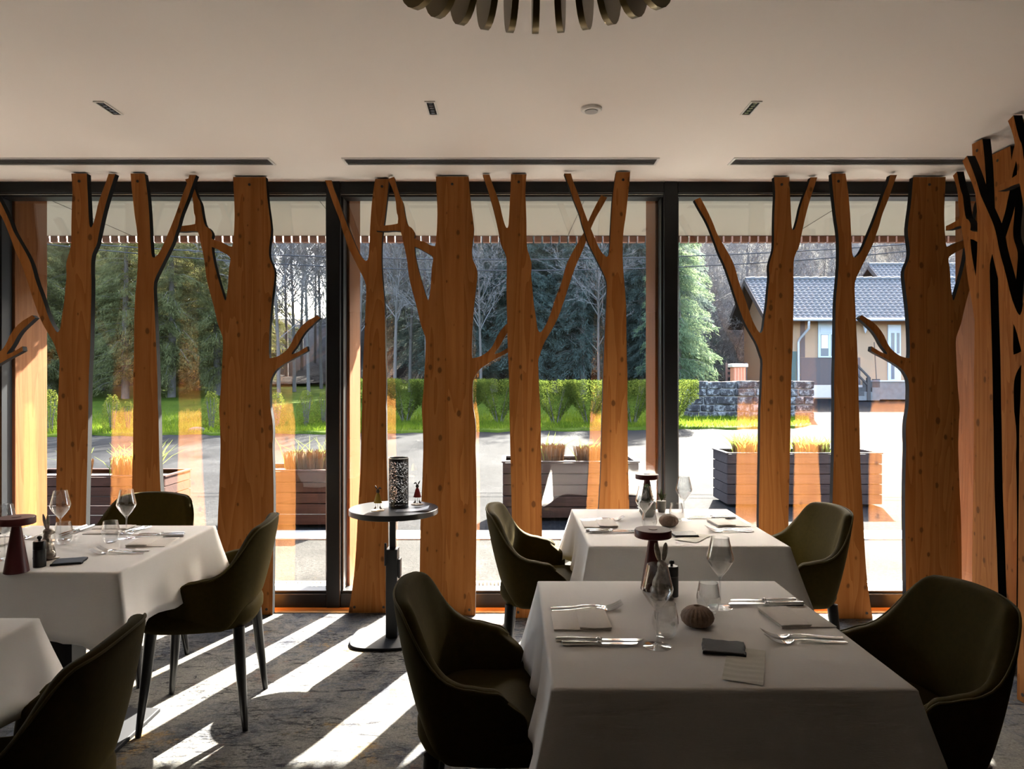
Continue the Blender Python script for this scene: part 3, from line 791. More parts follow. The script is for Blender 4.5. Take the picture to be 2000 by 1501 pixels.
def urchin(x, y, label):
    if 'u' not in GL:
        r = root('urchin_vase', label, 'vase', (0,0,0), 0, 'sea urchin bud vases')
        prof = [(.018,.0),(.030,.004),(.039,.014),(.0415,.024),(.038,.036),(.027,.046),(.014,.0515),(.0095,.0525),(.0085,.050),(.0080,.044)]
        seg = 80; vs = []; fs = []
        for q, z in prof:
            for k in range(seg):
                a = 2*PI*k/seg; rr_ = q*(1+.035*math.cos(a*20)*(1 if q > .012 else .2)); vs.append((rr_*math.cos(a), rr_*math.sin(a), z))
        for i in range(len(prof)-1):
            for k in range(seg): k2 = (k+1) % seg; fs.append((i*seg+k, i*seg+k2, (i+1)*seg+k2, (i+1)*seg+k))
        fs.append(tuple(reversed(range(seg)))); fs.append(tuple((len(prof)-1)*seg+k for k in range(seg)))
        MB().add(vs, fs).build('shell', M_urchin, r, smooth=60)
        GL['u'] = r
    else: r = dup(GL['u'], (0,0,0), 0, label)
    r.location = (x, y, TH+.0003); return r
def slate(x, y, deg, label, z=.0012):
    rr = random.Random(5); pl = []
    cs = [(-.048,-.040),(.048,-.044),(.052,.040),(-.044,.046)]
    for i in range(4):
        a, b = cs[i], cs[(i+1) % 4]
        for k in range(6): t = k/6; j = 0 if k == 0 else rr.uniform(-.0022, .0022); pl.append((a[0]+(b[0]-a[0])*t+j, a[1]+(b[1]-a[1])*t+j))
    n = len(pl); vs = [(p[0], p[1], 0) for p in pl]+[(p[0]*.985, p[1]*.985, .0055+rr.uniform(-.0008, .0008)) for p in pl]+[(p[0]*.90, p[1]*.90, .0068) for p in pl]
    fs = [tuple(reversed(range(n))), tuple(range(2*n, 3*n))]
    for l in (0, 1): fs += [(l*n+k, l*n+(k+1) % n, (l+1)*n+(k+1) % n, (l+1)*n+k) for k in range(n)]
    o = MB().add(vs, fs).build('slate_coaster', M_slate); tag(o, label, 'coaster', 'slate coasters'); o.location = (x, y, TH+z); o.rotation_euler = (0, 0, math.radians(deg)); return o
def paper(x, y, deg, label, w=.083, h=.20):
    nx, ny = 10, 40; vs = []; fs = []
    for j in range(ny+1):
        for i in range(nx+1):
            u, v = i/nx, j/ny
            vs.append(((u-.5)*w, (v-.5)*h, .0012+.0010*math.sin(v*46+.8*math.sin(u*5))*(.3+.7*math.sin(v*9+1)**2)))
    n = len(vs); vs += [(a, b, c-.0008) for a, b, c in vs]
    for j in range(ny):
        for i in range(nx):
            a = j*(nx+1)+i; q = (a, a+1, a+nx+2, a+nx+1); fs.append(q); fs.append(tuple(k+n for k in reversed(q)))
    o = MB().add(vs, fs).build('paper_napkin', M_paper, smooth=180); tag(o, label, 'paper napkin', 'paper napkins')
    o.location = (x, y, TH+.0014); o.rotation_euler = (0, 0, math.radians(deg)); return o

def two_setting(dx, dy, where, side_l, side_r, first=True):
    # seat on the left
    if side_l:
        fork(.107+dx, 1.976+dy, 1, 'steel fork beside the napkin, %s' % side_l[0]); fork(.109+dx, 1.948+dy, 4, 'steel fork lying closer to the napkin, %s' % side_l[1])
        napkin(.178+dx, 1.866+dy, 0, 'folded beige linen napkin, %s' % side_l[2])
        knife(.106+dx, 1.722+dy, -1, 'longer steel table knife, %s' % side_l[3]); knife(.118+dx, 1.694+dy, .5, 'shorter steel knife lying outside the long one, %s' % side_l[4], .86)
    if side_r:
        knife(.823+dx, 2.000+dy, 180, 'longer steel table knife, %s' % side_r[0]); knife(.812+dx, 2.030+dy, 180, 'shorter steel knife behind the long one, %s' % side_r[1], .88)
        napkin(.755+dx, 1.886+dy, -176, 'folded beige linen napkin, %s' % side_r[2])
        fork(.812+dx, 1.745+dy, 178, 'steel fork next to the napkin, %s' % side_r[3]); fork(.808+dx, 1.715+dy, 181, 'steel fork furthest from the napkin, %s' % side_r[4])
two_setting(0, 0, '', ['upper one at the left place of the nearest table']+['at the left place of the nearest table']*4, ['at the right place of the nearest table']*5)
two_setting(.205, 1.264, '', ['upper one at the left place of the window table']+['at the left place of the window table']*4, ['at the right place of the window table']*5)
two_setting(-2.157, .89, '', None, ['at the chair side of the red lamp table']*5)
two_setting(-2.20, .89, '', ['behind the nearest red lamp, left edge']*5, None)
# place of the chair behind the left table
knife(-1.815, 3.085, -92, 'long steel knife pointing at the camera, behind the left wine glass'); knife(-1.845, 3.08, -91, 'short steel knife pointing at the camera, behind the left wine glass', .86)
napkin(-1.70, 3.00, 90, 'folded beige linen napkin on the far side of the red lamp table, behind the tumblers')
fork(-1.575, 3.09, -93, 'steel fork pointing at the camera beside the far napkin of the red lamp table'); fork(-1.605, 3.085, -91, 'second steel fork pointing at the camera beside the far napkin')
LB = [('nearest wine glass in front of the silver rabbit on the nearest table', 'tumbler behind the nearest wine glass', 'wine glass standing behind the urchin vase on the nearest table', 'tumbler beside the urchin vase on the nearest table'),
      ('wine glass in front of the potted artichoke on the window table', 'tumbler below the potted artichoke on the window table', 'wine glass against the bright road on the window table', 'tumbler in the sun beside the window table vase')]
for (dx, dy), l in zip(((0,0), (.205,1.264)), LB):
    wineglass(.346+dx, 1.69+dy, l[0]); tumbler(.378+dx, 1.752+dy, l[1]); wineglass(.581+dx, 1.983+dy, l[2]); tumbler(.535+dx, 1.933+dy, l[3])
wineglass(-1.80, 2.83, 'wine glass in front of the knives on the red lamp table'); tumbler(-1.746, 2.765, 'tumbler in front of the wine glass nearest the red lamp')
wineglass(-1.553, 2.86, 'wine glass overlapping the back chair on the red lamp table'); tumbler(-1.577, 2.79, 'tumbler between the far napkin and the forks on the red lamp table')
wineglass(-1.80, 2.52, 'wine glass half hidden behind the red lamp at the frame edge')
urchin(.478, 1.832, 'brown ribbed sea urchin vase on the nearest table'); urchin(.683, 3.096, 'pale ribbed sea urchin vase on the window table')
lamp(.428, 2.155, 'dark red mushroom table lamp behind the silver rabbit'); lamp(.654, 3.44, 'dark red mushroom lamp above the potted artichoke by the window'); lamp(-1.640, 2.35, 'dark red mushroom lamp on the left table by the frame edge')
mill(.470, 2.09, 'black pepper mill beside the silver rabbit on the nearest table'); mill(-1.610, 2.42, 'black cylindrical pepper mill in front of the rabbit ears, left table')
rabbit(.434, 2.072, -80, 'silver rabbit figurine facing the camera behind a wine glass'); rabbit(-1.652, 2.515, 60, 'silver rabbit figurine hidden behind the black mill, ears showing')
paper(.517, 1.578, -21, 'creased pale paper napkin partly under the slate on the nearest table'); paper(.70+.03, 2.86, -35, 'pale paper napkin under the slate on the window table', .09, .16)
slate(.495, 1.668, -12, 'rough black slate coaster on the nearest table', .0030); slate(.705, 2.91, 4, 'thin black slate on the paper napkin of the window table', .0030); slate(-1.545, 2.475, 20, 'flat black slate coaster on the left table')
# potted plants on the window table
M_pot = plain('grey_concrete_pot', (.22,.22,.20), .8, var=.2, scale=40, bmp=.3)
M_arti = leaf_mat('artichoke_leaf', (.03,.045,.02), (.10,.13,.06), .2)
r = root('potted_artichoke', 'small grey pot with a dark green artichoke plant on the window table', 'potted plant', (.634, 3.318, TH+.0003))
MB().lathe([(.026,0),(.036,.02),(.039,.045),(.037,.068),(.033,.068),(.033,.060)], 28).build('pot', M_pot, r, smooth=40)
lf = MB(); rr = random.Random(3)
for ring_ in range(7):
    for k in range(9-ring_//2):
        a = 2*PI*(k+.5*(ring_ % 2))/(9-ring_//2); tilt = .95-ring_*.13; bz = .066+ring_*.011; ln = .034-ring_*.002; w = .011
        d = Vector((math.cos(a)*math.sin(tilt), math.sin(a)*math.sin(tilt), math.cos(tilt))); s_ = Vector((-math.sin(a), math.cos(a), 0)); b0 = Vector((.006*math.cos(a), .006*math.sin(a), bz)); nn = d.cross(s_)*.003
        lf.add([b0-s_*w*.6, b0+s_*w*.6, b0+d*ln*.6+s_*w-nn, b0+d*ln, b0+d*ln*.6-s_*w-nn], [(0,1,2,3,4)])
lf.build('leaves', M_arti, r)['kind'] = 'stuff'
r = root('small_potted_plant', 'tiny spiky green plant in a grey pot behind the artichoke', 'potted plant', (.722, 3.43, TH+.0003))
MB().lathe([(.016,0),(.021,.02),(.022,.055),(.019,.055)], 24).build('pot', M_pot, r, smooth=40)
lf = MB()
for k in range(34):
    a = rr.uniform(0, 6.28); tilt = rr.uniform(.05, .9); ln = rr.uniform(.02, .05); d = Vector((math.cos(a)*math.sin(tilt), math.sin(a)*math.sin(tilt), math.cos(tilt))); s_ = Vector((-math.sin(a), math.cos(a), 0))*.004; b0 = Vector((0,0,.052+rr.uniform(0,.02)))
    lf.add([b0, b0+d*ln*.6+s_, b0+d*ln, b0+d*ln*.6-s_], [(0,1,2,3)])
lf.build('leaves', M_arti, r)['kind'] = 'stuff'

# ============================================================ round side table
SX, SY, SH = X(769, 3.83), 3.83, .70
t = root('round_side_table', 'round black side table on an adjustable square column, holding the lantern', 'side table', (SX, SY, 0))
MB().lathe([(.232,SH-.030),(.238,SH-.028),(.238,SH-.002),(.236,SH)], 64).build('tabletop', M_steel_b, t, smooth=40)
bp = MB(); n = 48; vs = []
for z, q in ((0,1),(.010,1),(.014,.985)):
    for k in range(n):
        a = 2*PI*k/n; c, s_ = math.cos(a), math.sin(a); vs.append((.175*q*math.copysign(abs(c)**.6, c), .175*q*math.copysign(abs(s_)**.6, s_), z))
bp.add(vs, [tuple(reversed(range(n))), tuple(range(2*n, 3*n))]+[(l*n+k, l*n+(k+1) % n, (l+1)*n+(k+1) % n, (l+1)*n+k) for l in (0,1) for k in range(n)])
o = bp.build('base_plate', M_plate, t, smooth=30); o.location = (-.045, -.02, 0)
bevel(MB().box(-.036, .026, -.045, .03, .0145, .485).build('lower_column', M_steel_b, t), .003)
bevel(MB().box(-.020, .012, -.018, .018, .485, SH-.031).build('upper_column', M_steel_b, t), .002)
bevel(MB().box(-.042, -.030, -.052, -.040, .40, .52).build('lever', M_steel_b, t), .002)
bevel(MB().box(.027, .040, -.035, .02, .33, .43).build('guide', M_steel_b, t), .002)
# lantern with real perforations
lx, ly = X(778, 3.85), 3.86
r = root('perforated_lantern', 'tall black metal lantern with speckled perforations on the side table', 'lantern', (lx, ly, SH+.0003))
nc, nr = 84, 120; R_ = .053; H = .262; rr = random.Random(11); vs = []; fs = []
for j in range(nr+1):
    for i in range(nc):
        a = 2*PI*i/nc; vs.append((R_*math.cos(a), R_*math.sin(a), .002+H*j/nr))
for j in range(nr):
    for i in range(nc):
        if 5 < j < nr-7 and rr.random() < .34: continue
        fs.append((j*nc+i, j*nc+(i+1) % nc, (j+1)*nc+(i+1) % nc, (j+1)*nc+i))
o = MB().add(vs, fs).build('shell', M_mill, r); m_ = o.modifiers.new('t', 'SOLIDIFY'); m_.thickness = .0006
MB().lathe([(.053,0),(.0545,.0005),(.0545,.004),(.053,.0045)], 48).build('base_disc', M_mill, r, smooth=40)
MB().lathe([(.0527,H+.002),(.0542,H+.002),(.0542,H+.006),(.0527,H+.006),(.0527,H+.002)], 48, cap0=False, cap1=False).build('rim', M_alu, r, smooth=40)
# rabbit figures in dresses
def bunny(px, D, label, dress, rot, s=1.0):
    r = root('rabbit_figure', label, 'figurine', (X(px, D), D, SH+.0003), rot, None)
    MD = plain('dress_'+dress[0], dress[1], .6); ME = plain('ear_wood_'+dress[0], (.05,.03,.02), .6)
    MB().lathe([(.034,0),(.035,.001),(.033,.0035)], 28).build('stand', MW, r, smooth=40)
    MB().tube([(0,0,.0035),(0,0,.045)], .0012, 6).build('rod', M_steel_b, r)
    d = MB(); vs = []; fs = []; pr = [(.0205,.040),(.0215,.043),(.018,.056),(.011,.082),(.0055,.094)]; sg = 20
    for q, z in pr:
        for k in range(sg): a = 2*PI*k/sg; vs.append((q*math.cos(a), q*.45*math.sin(a), z))
    fs = [(i*sg+k, i*sg+(k+1) % sg, (i+1)*sg+(k+1) % sg, (i+1)*sg+k) for i in range(len(pr)-1) for k in range(sg)]+[tuple(reversed(range(sg))), tuple((len(pr)-1)*sg+k for k in range(sg))]
    d.add(vs, fs).build('dress', MD, r, smooth=50)
    MB().ell((0,0,.102), (.0095,.0075,.0105)).build('head', ME, r, smooth=180)
    Rm = Matrix.Rotation(math.radians(28), 3, 'Y')
    MB().ell((.009,0,.121), (.0035,.002,.013), M=Rm).build('ear', ME, r, smooth=180)
    e2 = MB().ell((-.006,0,.117), (.003,.002,.008), M=Matrix.Rotation(math.radians(-25), 3, 'Y')); e2.ell((-.013,0,.119), (.0075,.002,.0035), M=Matrix.Rotation(math.radians(-35), 3, 'Y'))
    e2.build('ear', ME, r, smooth=180)
    for sx in (-1, 1):
        MB().tube([(.010*sx,0,.042),(.013*sx,0,.015)], .0008, 5).build('leg', M_steel_b, r)
        MB().ell((.015*sx,0,.012), (.007,.004,.0045)).ell((.012*sx,0,.018), (.004,.004,.006)).build('shoe', ME, r, smooth=180)
    return r
MW = plain('pale_wood_disc', (.45,.33,.2), .7)
bunny(738, 3.745, 'small rabbit figure in a mustard yellow dress, beside the lantern', ('yellow', (.50,.33,.04)), math.radians(180))
bunny(815, 3.93, 'small rabbit figure in a red dress, on the panel side of the lantern', ('red', (.33,.02,.02)), 0)
lf = MB(); n = 14; vs = []
for i in range(n+1):
    u = i/n; z = .002+.022*max(0, u-.45)**2*2.2; vs += [(-.075+.17*u, -.030-.0*u, z), (-.065+.17*u, .04, z+.004*u), (-.075+.17*u, -.030, z+.0006), (-.065+.17*u, .04, z+.0006+.004*u)]
fs = []
for i in range(n):
    a = i*4; fs += [(a+2, a+6, a+7, a+3), (a, a+1, a+5, a+4), (a, a+4, a+6, a+2), (a+1, a+3, a+7, a+5)]
o = lf.add(vs, fs).build('leaflet', plain('grey_leaflet', (.30,.32,.36), .35), smooth=60); tag(o, 'curling grey leaflet lying before the lantern on the side table', 'leaflet'); o.location = (SX+.10, SY-.10, SH+.0005); o.rotation_euler = (0,0,math.radians(8))
# ============================================================ outdoors
def GZ(x, y):
    z = -.05
    if y > 13: z += .056*(min(y, 33)-13)
    if y > 33:
        s = sst(-.26, -.17, x/y); z += (y-33)*(.14+.47*s)
    return z
def grid(name, xs_fn, ys, mat, dz=0.0, amp=0.0, nx=60):
    V = []; rr = np.random.RandomState(4)
    for y in ys:
        x0, x1 = xs_fn(y)
        for i in range(nx+1):
            x = x0+(x1-x0)*i/nx; V.append((x, y, GZ(x, y)+dz+amp*rr.rand()))
    n = nx+1; Fq = [(j*n+i, j*n+i+1, (j+1)*n+i+1, (j+1)*n+i) for j in range(len(ys)-1) for i in range(nx)]
    o = mesh_np(name, np.array(V), np.array(Fq), mat); o['kind'] = 'structure'
    o.data.polygons.foreach_set('use_smooth', [True]*len(o.data.polygons)); return o
struct(MB().box(-9, 9, 5.10, 6.42, -.30, -.05).build('terrace_paving', M_paving))
struct(MB().box(-9, 9, 4.46, 4.86, -.30, -.06).build('gravel_strip', M_gravel))
struct(bevel(MB().box(-9, 9, 6.42, 6.78, -.30, -.035).build('kerb', plain('kerb_stone', (.42,.39,.34), .85, var=.2, scale=12)), .01))
g = root('drain_grating', 'long galvanised drain grating set in the ground outside the glass', 'grating', (0, 4.98, -.05))
MB().box(-7, 7, -.12, -.108, -.03, 0).box(-7, 7, .108, .12, -.03, 0).build('edge_rail', M_alu, g)
b = MB(); MB().box(-7, 7, -.11, .11, -.06, -.05).build('channel', M_gap, g)
for k in range(520): b.box(-7+.027*k, -7+.027*k+.010, -.108, .108, -.022, -.001)
b.build('bars', M_alu, g)['kind'] = 'stuff'
ys_r = list(np.linspace(6.78, 36, 60)); grid('road', lambda y: (-30, 34), ys_r, M_road)
def edge(x): return 17.1+.09*x
# lawn, lifted a little over the road base, bounded by the road edge
V = []; Fq = []; nx, ny = 150, 40; rr_ = np.random.RandomState(2)
for j in range(ny+1):
    for i in range(nx+1):
        t = j/ny; xr = 8.0 + 2.0*t; x = -30+(xr+30)*i/nx; e = edge(x)+.12*math.sin(x*3.1)+.10*math.sin(x*7.7+1)+(1.4*max(0,(x-6.6)/1.4)**3 if x > 6.6 else 0)
        y = e+(34-e)*(t**1.6); V.append((x, y, GZ(x, y)+(-.03 if j == 0 else .035+.03*rr_.rand())))
n = nx+1; Fq = [(j*n+i, j*n+i+1, (j+1)*n+i+1, (j+1)*n+i) for j in range(ny) for i in range(nx)]
o = mesh_np('lawn', np.array(V), np.array(Fq), M_lawn); struct(o); o.data.polygons.foreach_set('use_smooth', [True]*len(o.data.polygons))
grid('hillside', lambda y: (-60, 75), list(np.linspace(33.2, 90, 34)), M_hill, .02, .35, 80)
# grass blades by the road edge
def quads(c, d, s):
    """leaf quads: centres c, half axes d and s  (n,3)"""
    V = np.stack([c-d, c+s*.8, c+d, c-s*.8], 1).reshape(-1, 3); Fq = np.arange(len(V)).reshape(-1, 4); return V, Fq
R_ = np.random.RandomState(9)
def rdir(n):
    v = R_.normal(size=(n, 3)); return v/np.linalg.norm(v, axis=1, keepdims=True)
M_blade = leaf_mat('grass_blade', (.045,.085,.006), (.12,.15,.016), .5)
n = 42000; x = R_.uniform(-15, 8.2, n); y = edge(x)+.05+np.abs(R_.normal(0, 2.2, n))+(1.2*np.clip((x-6.6)/1.4, 0, 2)**3)
keep = ~((x > 4.8) & (x < 8.7) & (y > 19.9) & (y < 20.7)); x = x[keep]; y = y[keep]; n = len(x)
z = np.array([GZ(a, b_) for a, b_ in zip(x, y)])+.05
h = R_.uniform(.03, .08, n)*(1+1.1*(R_.rand(n) > .97)); c = np.stack([x, y, z+h*.5], 1)
d = np.stack([R_.normal(0, .25, n)*h, R_.normal(0, .25, n)*h, h], 1); s = rdir(n)*np.array([1,1,.1])*.010
tag(mesh_np('grass', *quads(c, d, s), M_blade), 'fringe of green grass growing along the road edge and under the hedge', 'grass', kind='stuff')

# canopy: pale soffit, fascia slats
r = root('entrance_canopy', 'pale overhanging canopy outside the windows, edged with short brown slats', 'canopy', (0, 0, 0))
MB().box(-8.5, 8.5, 4.50, 5.93, 2.60, 2.63).build('soffit', plain('soffit_paint', (.22,.235,.215), .6, var=.02, scale=2), r)
MB().box(-8.5, 8.5, 4.50, 5.97, 2.632, 2.86).build('roof_slab', plain('roof_metal', (.12,.12,.12), .6), r)
MB().box(-8.5, 8.5, 5.931, 5.953, 2.600, 2.631).build('drip_edge', M_black, r)
M_slat = plain('brown_slat', (.10,.045,.03), .6, var=.3, scale=9)
sl = None; n = 0
for k in range(-70, 71):
    xx = k*.0725
    if sl is None: q = sl = MB().box(-.0295, .0295, 0, .05, -.054, .012).build('slat', M_slat, r); bevel(sl, .003, 1)
    else: q = sl.copy(); COL.objects.link(q)
    q.location = (xx, 5.955, 2.603); q.rotation_euler = (0, 0, 0)
M_cable = plain('steel_cable', (.03,.03,.03), .5, .6)
for a, b_, lab in ((W(85,380,4.62), W(258,446,5.85), 'thin black stay cable under the canopy, left bay'), (W(618,380,4.62), W(640,404,5.0), 'thin black stay cable under the canopy beside the left black mullion'),
                   (W(1144,383,4.62), W(1108,462,5.9), 'thin black stay cable under the canopy, middle bay'), (W(1668,378,4.62), W(1545,442,5.85), 'thin black stay cable under the canopy, right bay')):
    a.z = min(a.z, 2.58); b_.z = min(b_.z, 2.58)
    tag(MB().tube([a, b_], .0022, 6).build('stay_cable', M_cable), lab, 'cable', 'canopy stay cables')
# big glulam posts
for x0, lab in ((-3.19, 'thick larch post at the left frame edge, its side face in sunlight'), (-1.09, 'thick larch post behind the left black mullion'), (.97, 'thick larch post beside the right black mullion, in shade'), (3.045, 'thick larch post at the right end behind the tree screens')):
    r = root('timber_post', lab, 'post', (x0, 4.61, -.06), 0, 'larch posts outside the glazing')
    bevel(MB().box(-.072, .072, -.155, .155, .06, 2.655).build('beam', M_post, r), .004); MB().box(-.05, .05, -.10, .10, 0, .06).build('steel_foot', M_steel_b, r)
# planters
M_reed = plain('cut_reed', (.15,.08,.024), .8, var=.4, scale=40)
M_reedg = leaf_mat('green_reed', (.09,.14,.02), (.2,.22,.05), .4)
def planter(px0, px1, D, ztop_, mat, label, clumps, depth=.55, h=.62, tall=False):
    x0, x1 = X(px0, D), X(px1, D); w = x1-x0; zb = -.05
    r = root('planter_box', label, 'planter', ((x0+x1)/2, D+depth/2, zb), 0, 'wooden planter boxes beyond the glass')
    hh = ztop_-zb; nb = 5; bh = (hh-.03)/nb; front = MB().box(-w/2, w/2, -.011, .011, -bh/2+.004, bh/2-.004).build('plank', mat, r); bevel(front, .003, 1)
    side = None
    for k in range(nb):
        zc = .03+bh*(k+.5); fl = (k-nb/2)*.0
        for yy in (-depth/2, depth/2):
            q = front if (k == 0 and yy < 0) else front.copy()
            if q is not front: COL.objects.link(q)
            q.location = (0, yy, zc)
        for xx in (-w/2+.011, w/2-.011):
            if side is None: q = side = MB().box(-.011, .011, -depth/2+.012, depth/2-.012, -bh/2+.004, bh/2-.004).build('end_plank', mat, r)
            else: q = side.copy(); COL.objects.link(q)
            q.location = (xx, 0, zc)
    rim = MB().box(-w/2-.012, w/2+.012, -depth/2-.012, -depth/2+.03, hh, hh+.014).box(-w/2-.012, w/2+.012, depth/2-.03, depth/2+.012, hh, hh+.014).box(-w/2-.012, -w/2+.03, -depth/2+.03, depth/2-.03, hh, hh+.014).box(w/2-.03, w/2+.012, -depth/2+.03, depth/2-.03, hh, hh+.014)
    rim.build('rim', mat, r)
    MB().box(-w/2+.023, w/2-.023, -depth/2+.012, depth/2-.012, hh-.08, hh-.03).build('soil', M_soil, r)
    for c0, c1, hgt, green in clumps:
        a, b2 = X(c0, D)-(x0+x1)/2, X(c1, D)-(x0+x1)/2; m = int(1500*(b2-a)/.5)
        xc, yc, rx, ry = (a+b2)/2, 0, (b2-a)/2, depth*.34
        an = R_.uniform(0, 2*PI, m); q_ = np.sqrt(R_.rand(m)); bx = xc+rx*q_*np.cos(an)*.92; by = yc+ry*q_*np.sin(an)
        hg = hgt*R_.uniform(.86, 1.04, m); lean = np.stack([(bx-xc)/rx*.16+R_.normal(0, .03, m), by/ry*.12+R_.normal(0, .03, m), np.ones(m)], 1)
        base = np.stack([bx, by, np.full(m, hh-.03)], 1); c = base+lean*hg[:, None]*.5; d = lean*hg[:, None]*.5; wv = np.stack([np.cos(an*7), np.sin(an*7), np.zeros(m)], 1)*.0022
        V = np.stack([c-d-wv, c-d+wv, c+d+wv, c+d-wv], 1).reshape(-1, 3); me = mesh_np('reed_clump', V, np.arange(len(V)).reshape(-1, 4), M_reed, r); me['kind'] = 'stuff'
        if green:
            m = int(green*90); bx = xc+R_.uniform(-rx, rx, m)*.9; by = R_.uniform(-ry, ry, m); V = []; Fq = []
            for k in range(m):
                L_ = hgt*R_.uniform(1.15, 2.1); lx_, ly_ = R_.normal(0, .12), R_.normal(0, .08); p = [(bx[k]+lx_*t*t*1.6*hgt/.25, by[k]+ly_*t*t, hh-.03+L_*t*(1-.12*t)) for t in (0, .35, .7, 1)]
                w_ = [.003, .004, .003, .0004]; n0 = len(V)
                for pp, ww in zip(p, w_): V += [(pp[0]-ww, pp[1], pp[2]), (pp[0]+ww, pp[1], pp[2])]
                Fq += [(n0+2*i, n0+2*i+1, n0+2*i+3, n0+2*i+2) for i in range(3)]
            me = mesh_np('green_shoots', np.array(V), np.array(Fq), M_reedg, r); me['kind'] = 'stuff'
    return r
planter(20, 322, 6.95, Z(931, 6.95), M_planter, 'brown slatted planter with a green-topped reed clump, outside the left bay', [(88, 140, .16, .2), (190, 285, .20, .8)])
planter(446, 672, 6.95, Z(920, 6.95), M_planter, 'brown slatted planter with a broad golden reed clump, behind the left mullion', [(538, 640, .20, .25)])
planter(982, 1247, 7.3, Z(903, 7.3), M_planter_g, 'grey-brown slatted planter with two reed clumps, between the back tables and the road', [(1052, 1106, .19, .2), (1126, 1190, .17, .2)])
planter(1420, 1722, 8.1, Z(886, 8.1), M_planter_g, 'wide grey slatted planter with tall thin reeds, outside the right bay', [(1446, 1500, .15, 1.6), (1568, 1640, .13, 1.8)])

# ---------------- vegetation
M_need1 = leaf_mat('conifer_needles', (.055,.062,.025), (.20,.19,.08), .5)
M_need2 = leaf_mat('blue_conifer_needles', (.042,.058,.050), (.125,.155,.132), .45)
M_bark = plain('bark', (.085,.07,.06), .95, var=.4, scale=6, bmp=.5)
M_twig = plain('bare_twig', (.12,.105,.098), .9, var=.3, scale=2)
M_hedge = leaf_mat('hedge_leaf', (.022,.038,.008), (.085,.105,.018), .55)
M_sap = leaf_mat('sapling_leaf', (.055,.07,.012), (.14,.15,.028), .5)
def conifer(name, label, group, mat, H=9.0, z0=1.3, spread=1.9, dens=1.0):
    r = root(name, label, 'tree', (0,0,0), 0, group)
    MB().tube([(0,0,-.3),(.03,0,H*.3),(0,.03,H*.6),(0,0,H)], [.17,.14,.09,.02], 8).build('trunk', M_bark, r, smooth=60)
    C = []; D_ = []; S_ = []; br = MB()
    nw = int(34*dens)
    for w in range(nw):
        z = z0+(H-.2-z0)*(w/nw)**1.05; Lb = spread*(1-((z-z0*.2)/H))**.75+.25
        if w < 3: Lb *= .75
        for k in range(6):
            a = R_.uniform(0, 2*PI); L1 = Lb*R_.uniform(.7, 1.15); up = R_.uniform(-.05, .25); m = int(10+L1*13)
            t = np.repeat(np.linspace(.15, 1, m), 8); droop = -.38*L1*t**2+up*L1*t
            ax = np.array([math.cos(a), math.sin(a)]); cx_, cy_ = ax[0]*L1*t, ax[1]*L1*t
            sd = R_.normal(0, .13, len(t))*(1.15-t*.6)*np.sqrt(L1); c = np.stack([cx_-ax[1]*sd, cy_+ax[0]*sd, z+droop-np.abs(R_.normal(0, .13, len(t)))], 1)
            C.append(c); dd = rdir(len(t))*.6+np.array([ax[0]*.7, ax[1]*.7, -.55]); D_.append(dd/np.linalg.norm(dd, axis=1, keepdims=True)*R_.uniform(.05, .12, (len(t), 1))); S_.append(rdir(len(t))*.016)
            if k < 4: br.tube([(0,0,z),(ax[0]*L1*.5, ax[1]*L1*.5, z-.095*L1+up*L1*.5),(ax[0]*L1*.95, ax[1]*L1*.95, z-.34*L1+up*L1*.95)], [.022,.014,.004], 3, cap=False)
    br.build('branches', M_bark, r)['kind'] = 'stuff'
    m = mesh_np('needles', *quads(np.concatenate(C), np.concatenate(D_), np.concatenate(S_)), mat, r); m['kind'] = 'stuff'
    return r
def bare_tree(name, label, group, H=9.0, seed=1, levels=4, mat=None, lean=.02, low=.25, spread=1.0):
    rr = random.Random(seed); tr = MB(); tw = MB()
    def br(p, d, L, rad, lv):
        ns = 4; pts = [p]; q = p; dd = d
        for k in range(ns):
            dd = (dd+Vector((rr.uniform(-.13,.13), rr.uniform(-.13,.13), rr.uniform(-.02,.13)))*(1.4 if lv else .25)).normalized(); q = q+dd*(L/ns); pts.append(q)
        tgt = tr if lv == 0 else tw
        tgt.tube(pts, [rad*(1-.85*k/ns) for k in range(ns+1)], 7 if lv == 0 else 3, cap=False)
        if lv >= levels: return
        nb = (22, 9, 5, 4)[min(lv, 3)]
        for k in range(nb):
            t = rr.uniform(low if lv == 0 else .2, 1)*ns*.999; i = int(t); base = pts[i].lerp(pts[i+1], t-i)
            a = rr.uniform(0, 2*PI); ax = (pts[i+1]-pts[i]).normalized(); o_ = ax.orthogonal().normalized(); o_ = Matrix.Rotation(a, 3, ax) @ o_
            nd = (ax*rr.uniform(.5, 1.0)+o_*rr.uniform(.5, .95)*spread).normalized(); br(base, nd, L*rr.uniform(.26, .42)*((1-.3*t/ns) if lv == 0 else 1.15), max(.0075, rad*.32), lv+1)
    br(Vector((0,0,-.2)), Vector((rr.uniform(-lean,lean), rr.uniform(-lean,lean), 1)).normalized(), H, .0085*H, 0)
    r = root(name, label, 'tree', (0,0,0), 0, group)
    tr.build('trunk', M_bark, r, smooth=60); tw.build('twigs', mat or M_twig, r)['kind'] = 'stuff'
    return r
def scatter(protos, spots, group, hide_first=True):
    """spots: (px, D, scale).  The first use of each proto moves it, later ones copy it."""
    used = set()
    for k, (px, D, s) in enumerate(spots):
        i = k % len(protos); p = protos[i]; x = X(px, D); loc = (x, D, GZ(x, D)); rz = (k*2.399) % 6.28
        if i not in used: used.add(i); p.location = loc; p.rotation_euler = (0,0,rz); p.scale = (s,)*3
        else: dup(p, loc, rz, None, None, s)
rs = random.Random(21)
lab = 'tall feathery evergreen tree in the wood beyond the left grass'
